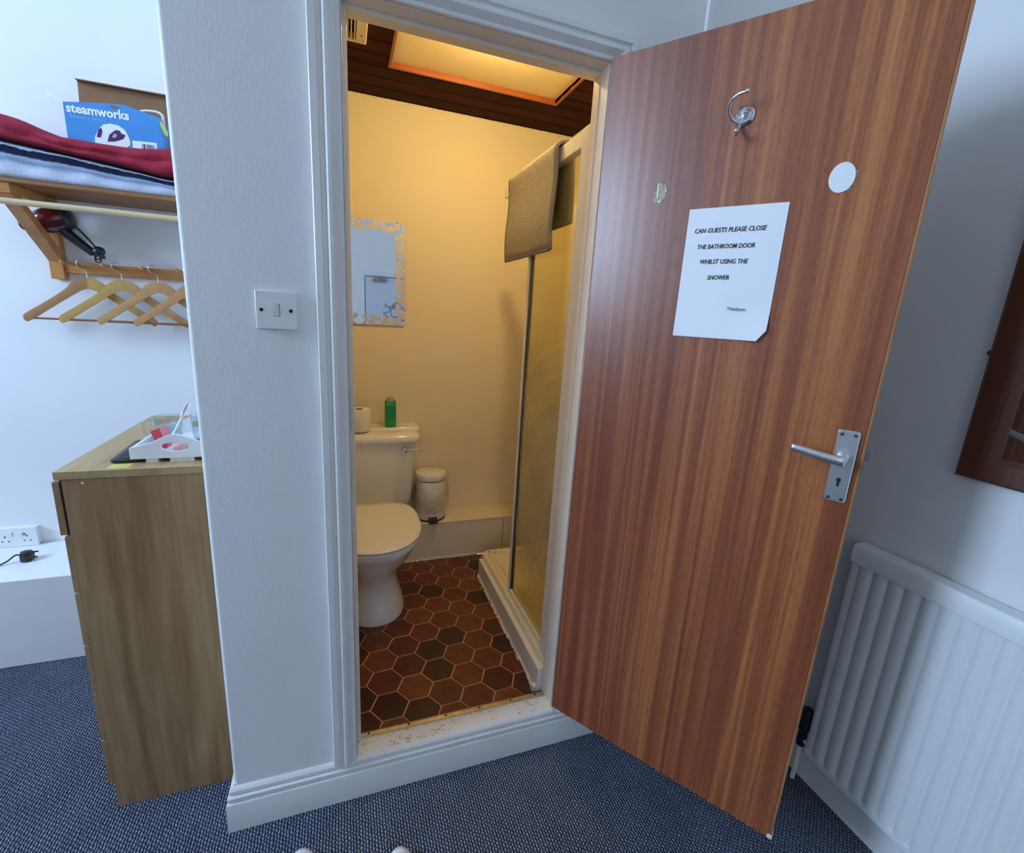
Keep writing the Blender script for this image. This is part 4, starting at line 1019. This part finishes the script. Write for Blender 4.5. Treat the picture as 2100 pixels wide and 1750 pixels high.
# ------------------------------------------------------------------ toilet and things around it
def dring(cx, yf, yb, hw, z, n=32, p=2.4, back=.75):
    """D-shaped outline: rounded front at yf, squarer back at yb."""
    yc = yf+(yb-yf)*.52; out = []
    for k in range(n):
        a = 2*PI*k/n; c, s = math.cos(a), math.sin(a)
        if s < 0: q = 2.15; ry = yc-yf
        else: q = 3.6; ry = yb-yc
        out.append((cx+hw*math.copysign(abs(c)**(2/q), c), yc+ry*math.copysign(abs(s)**(2/q), s), z))
    return out
def toilet():
    cx = .432
    t = thing('toilet', 'white ceramic toilet with closed lid and cistern', 'toilet', (cx, .85, FZ))
    b = [(.612, .93, .132, FZ), (.616, .93, .132, FZ+.022), (.632, .93, .122, FZ+.060), (.652, .93, .104, FZ+.115), (.655, .935, .098, FZ+.165), (.640, .95, .106, FZ+.205),
         (.590, .96, .132, FZ+.255), (.535, .97, .160, FZ+.310), (.492, .975, .181, FZ+.365), (.470, .975, .190, FZ+.392), (.466, .975, .192, FZ+.404), (.474, .97, .186, FZ+.410)]
    obj('pan', MB().loft([dring(cx, a, c, w_, z) for a, c, w_, z in b]), M['ceramic'], t, smooth=70)
    # rear shelf of the pan under the cistern and soil pipe
    R = [[(x, y, z) for x, y in rrect(hx, hy, .03, 4, cx, 1.07)] for hx, hy, z in ((.075, .15, FZ+.17), (.10, .17, FZ+.25), (.125, .19, FZ+.30), (.13, .20, FZ+.336))]
    obj('pan_shelf', MB().loft(R), M['ceramic'], t, smooth=50)
    obj('soil_pipe', MB().tube([(cx-.02, .93, FZ+.17), (cx-.02, 1.124, FZ+.17)], .05, 16), M['white_plastic'], t, smooth=60)
    zs = FZ+.411
    obj('seat', MB().loft([dring(cx, .466, .945, .186, zs), dring(cx, .459, .945, .193, zs+.004), dring(cx, .459, .945, .193, zs+.009), dring(cx, .463, .945, .189, zs+.0115)]), M['seat'], t, smooth=40)
    zl = zs+.0160
    obj('lid', MB().loft([dring(cx, .464, .945, .189, zl), dring(cx, .457, .945, .196, zl+.003), dring(cx, .455, .946, .198, zl+.008), dring(cx, .460, .944, .193, zl+.0135), dring(cx, .48, .94, .176, zl+.017), dring(cx, .56, .90, .11, zl+.020), dring(cx, .68, .80, .02, zl+.021)]), M['seat'], t, smooth=60)
    for s in (-.075, .075):
        obj('lid_hinge', MB().lathe([(.011, -.02), (.012, -.015), (.012, .015), (.011, .02)], cx+s, .965, 12, 'x', zs+.010), M['chrome'], t)
    # cistern
    def rr(hx, y0, y1, z, r=.03): return [(x, y, z) for x, y in rrect(hx, (y1-y0)/2, r, 5, cx, (y0+y1)/2)]
    obj('cistern', MB().loft([rr(.190, 1.135, 1.285, .478, .03), rr(.203, 1.118, 1.29, .486), rr(.211, 1.108, 1.29, .52), rr(.232, 1.100, 1.295, .832)]), M['ceramic'], t, smooth=45)
    obj('cistern_lid', MB().loft([rr(.236, 1.096, 1.297, .832), rr(.250, 1.080, 1.298, .838, .035), rr(.254, 1.076, 1.298, .852, .035), rr(.252, 1.080, 1.298, .868, .035), rr(.242, 1.098, 1.298, .879, .03), rr(.236, 1.125, 1.298, .882, .02)]), M['ceramic'], t, smooth=50)
    obj('lid_ledge', MB().loft([[(x, y, z) for x, y in rrect(h, w_, .012, 4, cx, 1.243)] for h, w_, z in ((.262, .054, .862), (.264, .055, .868), (.264, .055, .884), (.259, .050, .890))]), M['ceramic'], t, smooth=40)
    lx, lz = cx+.172, .797
    lv = obj('flush_lever', MB().lathe([(.012, 0), (.015, -.004), (.015, -.014), (.012, -.020), (.0001, -.022)], lx, 1.102, 16, 'y', lz), M['chrome'], t)
    obj('lever_arm', MB().tube(spline([(lx, 1.084, lz), (lx+.03, 1.078, lz+.004), (lx+.06, 1.074, lz+.005), (lx+.084, 1.073, lz+.003)], 4), [.004]*5+[.003]*4+[.0042]*4, 8), M['chrome'], lv, smooth=60)
toilet()
def shampoo():
    x, y, z = .545, 1.215, .890
    t = thing('shampoo_bottle', 'green plastic bottle with olive cap standing on cistern', 'bottle', (x, y, z))
    R = [[(px, py, z+h) for px, py in rrect(a, b, r, 4, x, y)] for h, a, b, r in ((0, .026, .016, .010), (.004, .029, .018, .012), (.135, .0285, .018, .012), (.140, .026, .016, .010))]
    obj('bottle_body', MB().loft(R), M['shampoo'], t, smooth=40)
    obj('cap', MB().loft([[(px, py, z+h) for px, py in rrect(a, a*.72, a*.6, 4, x, y)] for h, a in ((.140, .020), (.150, .0195), (.158, .016), (.161, .008))]), M['cap_green'], t, smooth=40)
    obj('label', MB().box(x-.018, x+.018, y-.0188, y-.0178, z+.045, z+.115), M['label_green'], t)
shampoo()
def rolls():
    def roll(x, y, z, label):
        t = thing('toilet_roll', label, 'toilet roll', (x, y, z), 0, 'toilet rolls on the cistern')
        o, i, h = .054, .020, .108
        obj('paper', MB().lathe([(i, 0), (o-.002, 0), (o, .003), (o, h-.003), (o-.002, h), (i, h), (i, 0)], x, y, 28, 'z', z, cap=False), M['tissue'], t, smooth=40)
        obj('core', MB().lathe([(i-.0003, .001), (i-.0003, h-.001), (i-.002, h-.001), (i-.002, .001), (i-.0003, .001)], x, y, 20, 'z', z, cap=False), M['cardboard'], t)
    roll(.388, 1.160, .8905, 'white toilet roll standing next to green bottle')
    roll(.276, 1.225, .8905, 'white toilet roll at bottom of stack beside door frame')
    roll(.318, 1.235, .9985, 'white toilet roll on top of stack beside door frame')
rolls()
def bin_():
    x, y, z = .762, 1.210, .363
    t = thing('pedal_bin', 'small white pedal bin with clear liner on boxing', 'bin', (x, y, z))
    obj('bin_body', MB().lathe([(.076, 0), (.079, .002), (.081, .012), (.081, .225), (.079, .232)], x, y, 32, 'z', z), M['white_enamel'], t, smooth=40)
    obj('base_ring', MB().lathe([(.0795, 0), (.0835, .001), (.0835, .010), (.0795, .011)], x, y, 32, 'z', z), M['black_plastic'], t)
    obj('lid_band', MB().lathe([(.080, .229), (.080, .235)], x, y, 32, 'z', z), M['black_plastic'], t)
    obj('lid', MB().lathe([(.083, .234), (.0845, .237), (.0845, .262), (.082, .267), (.070, .271), (.0001, .275)], x, y, 36, 'z', z), M['white_enamel'], t, smooth=40)
    obj('pedal', MB().prism([(y-.122, z+.004), (y-.075, z+.004), (y-.075, z+.028), (y-.086, z+.030), (y-.090, z+.016), (y-.120, z+.012)], x-.024, x+.024, 'x'), M['black_plastic'], t, bevel=.003)
    rng = np.random.RandomState(4); R = []; n = 44
    for k in range(11):
        v = k/10; ring = []
        for i in range(n):
            a = 2*PI*i/n; rr_ = .083+.024*math.sin(PI*v)**.7*(.55+.45*math.sin(3*a+.6))+.006*rng.rand()+.004*math.sin(9*a+7*v)
            ring.append((x+rr_*math.cos(a), min(y+rr_*math.sin(a), YB-.003), z+.045+.14*v+.03*v*math.sin(2*a+1.0)+.008*rng.rand()))
        R.append(ring)
    obj('bin_liner', MB().loft(R, False), M['bag'], t, smooth=30)
bin_()
def bath_mirror():
    x0, x1, z0, z1 = .150, .624, 1.411, 1.909; y = 1.29
    t = thing('bathroom_mirror', 'frameless mirror with frosted patterned border on cream wall', 'mirror', ((x0+x1)/2, y, (z0+z1)/2))
    o = obj('mirror_glass', MB().box(-(x1-x0)/2, (x1-x0)/2, 0, .006, -(z1-z0)/2, (z1-z0)/2), etched_mirror((x1-x0)/2, (z1-z0)/2), t, world=False, smooth=0)
    obj('backing_board', MB().box(x0+.01, x1-.01, y+.006, YB, z0+.01, z1-.01), M['black_plastic'], t)
    for x in (x1-.045, x0+.06): obj('clip', MB().box(x, x+.012, y-.002, y+.004, z1-.004, z1+.003), M['steel'], t)
bath_mirror()

# ------------------------------------------------------------------ shower
def shower():
    t = thing('shower_tray', 'cream shower tray on white riser inside bathroom', 'shower tray', (1.25, .5, FZ))
    obj('riser', MB().box(.970, 1.0, WT+.007, .905, FZ, .236).box(1.0, 1.498, .885, .905, FZ, .236), M['fitting'], t, bevel=.003)
    # tray: raised rounded rim and a sunken floor
    def rr(d, z, r): return [(x, y, z) for x, y in rrect((1.498-.990)/2-d, (.945-.085)/2-d, r, 6, (1.498+.990)/2, (.945+.085)/2)]
    m = MB().loft([rr(0, .228, .045), rr(0, .254, .045), rr(.004, .260, .042), rr(.026, .260, .04), rr(.032, .256, .04), rr(.036, .250, .04), rr(.055, .249, .05), rr(.066, .236, .06), rr(.10, .222, .08)])
    obj('tray_basin', m, M['acrylic'], t, smooth=40)
    obj('drain_slot', MB().box(1.052, 1.066, .905, .910, .2605, .2612).box(1.025, 1.031, .912, .925, .2605, .2612), M['dark'], t, smooth=0)
    m = MB(); y = .088; rng = random.Random(5)
    while y < .9:
        d = rng.uniform(.01, .03); m.prism([(.970, FZ), (.970-rng.uniform(.004, .011), FZ), (.970-rng.uniform(.002, .006), FZ+rng.uniform(.004, .010)), (.970, FZ+.012)], y, y+d, 'y'); y += d
    m.box(.955, .974, .085, .110, FZ, FZ+.022)
    obj('sealant', m, M['sealant'], t, smooth=0)
    t = thing('shower_screen', 'glass shower screen with white frame and etched pattern', 'shower screen', (1.02, .3, .26))
    x = 1.020; zt = 2.018
    obj('wall_post', MB().box(x-.020, x+.020, WT+.008, .150, .2605, zt+.022), M['fitting'], t, bevel=.002)
    obj('top_rail', MB().box(x-.014, x+.014, .150, .878, zt-.024, zt+.022).prism([(.878, zt-.022), (.878, zt+.020), (.897, zt-.004), (.897, zt-.014)], x-.012, x+.012, 'x'), M['fitting'], t, bevel=.002)
    obj('end_post', MB().box(x-.010, x+.010, .533, .556, .2605, zt-.024), M['fitting'], t, bevel=.002)
    obj('pane_seal', MB().box(x-.0075, x+.0075, .527, .533, .285, zt-.024), M['screw'], t)
    obj('bottom_rail', MB().box(x-.011, x+.011, .150, .533, .2605, .284), M['fitting'], t, bevel=.002)
    g = MB().box(-.003, .003, -.19, .187, -.855, .855)
    o = obj('glass_pane', g, M['shower_glass'], t, world=False, smooth=0); o.location = Vector((x, .340, 1.139))-t.location
    # wall cladding panels of the cubicle and their edge strips
    r = struct_root('trim_cladding', (1.49, .6, .26))
    obj('panel', MB().box(1.480, 1.5, .114, 1.095, .2605, 2.06), M['cladding'], r)
    obj('edge_strip', MB().box(1.452, 1.5, 1.095, 1.1245, .364-.1, 2.07), M['fitting'], r, bevel=.004)
    obj('edge_strip', MB().box(1.466, 1.480, .90, .925, .2605, 2.06), M['cladding'], r, bevel=.003)
    obj('cap_strip', MB().box(1.474, 1.5, .114, 1.095, 2.06, 2.075), M['fitting'], r, bevel=.002)
    # grey bath mat folded over the rail
    m = MB(); y0, y1 = .306, .772; n = 24; rings = []; topz = zt+.024
    prof = []
    for k in range(15): prof.append((x-.030-.004*math.sin(k*.45), 1.722+(topz-.012-1.722)*k/14))
    for k in range(1, 9):
        a = PI*(1-k/9); prof.append((x+.0315*math.cos(a), topz-.012+.026*math.sin(a)))
    for k in range(10): prof.append((x+.030+.010*math.sin(k/9*1.6), topz-.012-(topz-.012-1.815)*k/9))
    for i in range(n+1):
        f = i/n; y = y0+(y1-y0)*f
        rings.append([(px, y+(.0 if f > .5 else -1)*(.008*(1-2*min(f, .5)))*(1 if k < 3 else 0), pz+(.004*math.sin(3*f*PI) if k < 2 else 0)) for k, (px, pz) in enumerate(prof)])
    t = thing('bath_mat', 'grey fluffy bath mat folded over the shower rail', 'bath mat', (x, .54, topz))
    m.loft(rings, False, closed=False)
    o = obj('mat', m, M['grey_mat'], t, smooth=60); s = o.modifiers.new('solid', 'SOLIDIFY'); s.thickness = .011; s.offset = 0
    h = MB().tube([(px, y0-.001, pz) for px, pz in prof], .0062, 8).tube([(px, y1+.001, pz) for px, pz in prof], .0062, 8)
    h.tube([(prof[0][0], y0, prof[0][1]), (prof[0][0], y1, prof[0][1])], .0062, 8).tube([(prof[-1][0], y0, prof[-1][1]), (prof[-1][0], y1, prof[-1][1])], .0062, 8)
    obj('hem', h, M['mat_hem'], t, smooth=60)
shower()

# ------------------------------------------------------------------ slippers at the bottom of the frame
def slippers():
    def one(x, y, rz, label):
        t = thing('slipper', label, 'slipper', (x, y, 0), rz, 'white slippers on the carpet')
        def foot(k, z): return [((.046+.004*math.sin(3*a))*k*math.cos(a), -.12+.125*k*math.sin(a), z) for a in [2*PI*i/28 for i in range(28)]]
        obj('sole', MB().loft([foot(.97, .001), foot(1, .004), foot(1, .012), foot(.97, .015)]), M['slipper'], t, world=False, smooth=40)
        R = []
        for k in range(9):
            v = k/8; y_ = .003-.115*v; half = .049*max(.02, 1-(abs(y_+.12)/.127)**2.8)**(1/2.8); h = .022+.042*v**.8
            R.append([(half*math.cos(a), y_, .010+h*math.sin(a)) for a in [PI*i/12 for i in range(13)]])
        o = obj('upper', MB().loft(R, False, closed=False), M['slipper'], t, world=False, smooth=60)
        s = o.modifiers.new('solid', 'SOLIDIFY'); s.thickness = .006
    one(.180, -.148, .10, 'white slipper with rounded toe showing at bottom of photo')
    one(.440, -.222, -.14, 'white slipper nearer the wooden door at bottom of photo')
slippers()

# ------------------------------------------------------------------ rear of the bedroom, seen in the bathroom mirror
def rear():
    r = struct_root('door_2', (1.05, -4.2, 0))
    tag(r, 'white bedroom door with closer, seen in the bathroom mirror', 'door')
    x0, x1, zt = .645, 1.45, 1.985
    obj('door_leaf', MB().box(x0+.012, x1-.012, -4.198, -4.165, .005, zt-.012), M['white_door'], r, bevel=.002)
    obj('dark_gap', MB().box(x0, x1, -4.2, -4.190, 0, zt), M['dark'], r, smooth=0)
    m = MB().box(x0-.07, x0, -4.2, -4.16, 0, zt+.07).box(x1, x1+.07, -4.2, -4.16, 0, zt+.07).box(x0, x1, -4.2, -4.16, zt, zt+.07)
    obj('door_frame', m, M['gloss'], r, bevel=.004)
    c = obj('door_closer', MB().box(.76, .965, -4.165, -4.115, 1.905, 1.955), M['steel'], r, bevel=.004)
    obj('closer_arm', MB().tube([(.86, -4.13, 1.96), (.90, -4.02, 1.968), (.93, -4.15, 1.99)], .010, 8), M['steel'], c)
    t = thing('patterned_panel', 'pale panel with dark cell pattern on white door, seen in mirror', 'panel', (1.18, -4.16, 1.2))
    P = [(.915, .85), (1.42, .85), (1.42, 1.60), (1.02, 1.60), (.96, 1.57), (.925, 1.50), (.93, 1.35), (.915, 1.2)]
    obj('board', MB().prism(P, -4.164, -4.150, 'y'), M['pebble'], t)
rear()
for o in bpy.data.objects:
    if o.type == 'MESH' and o.name.split('.')[0] == 'tile':
        # give each tile its own origin so that object-space grain differs from tile to tile
        me = o.data; c = sum((v.co for v in me.vertices), Vector())/len(me.vertices)
        for v in me.vertices: v.co -= c
        o.location += c
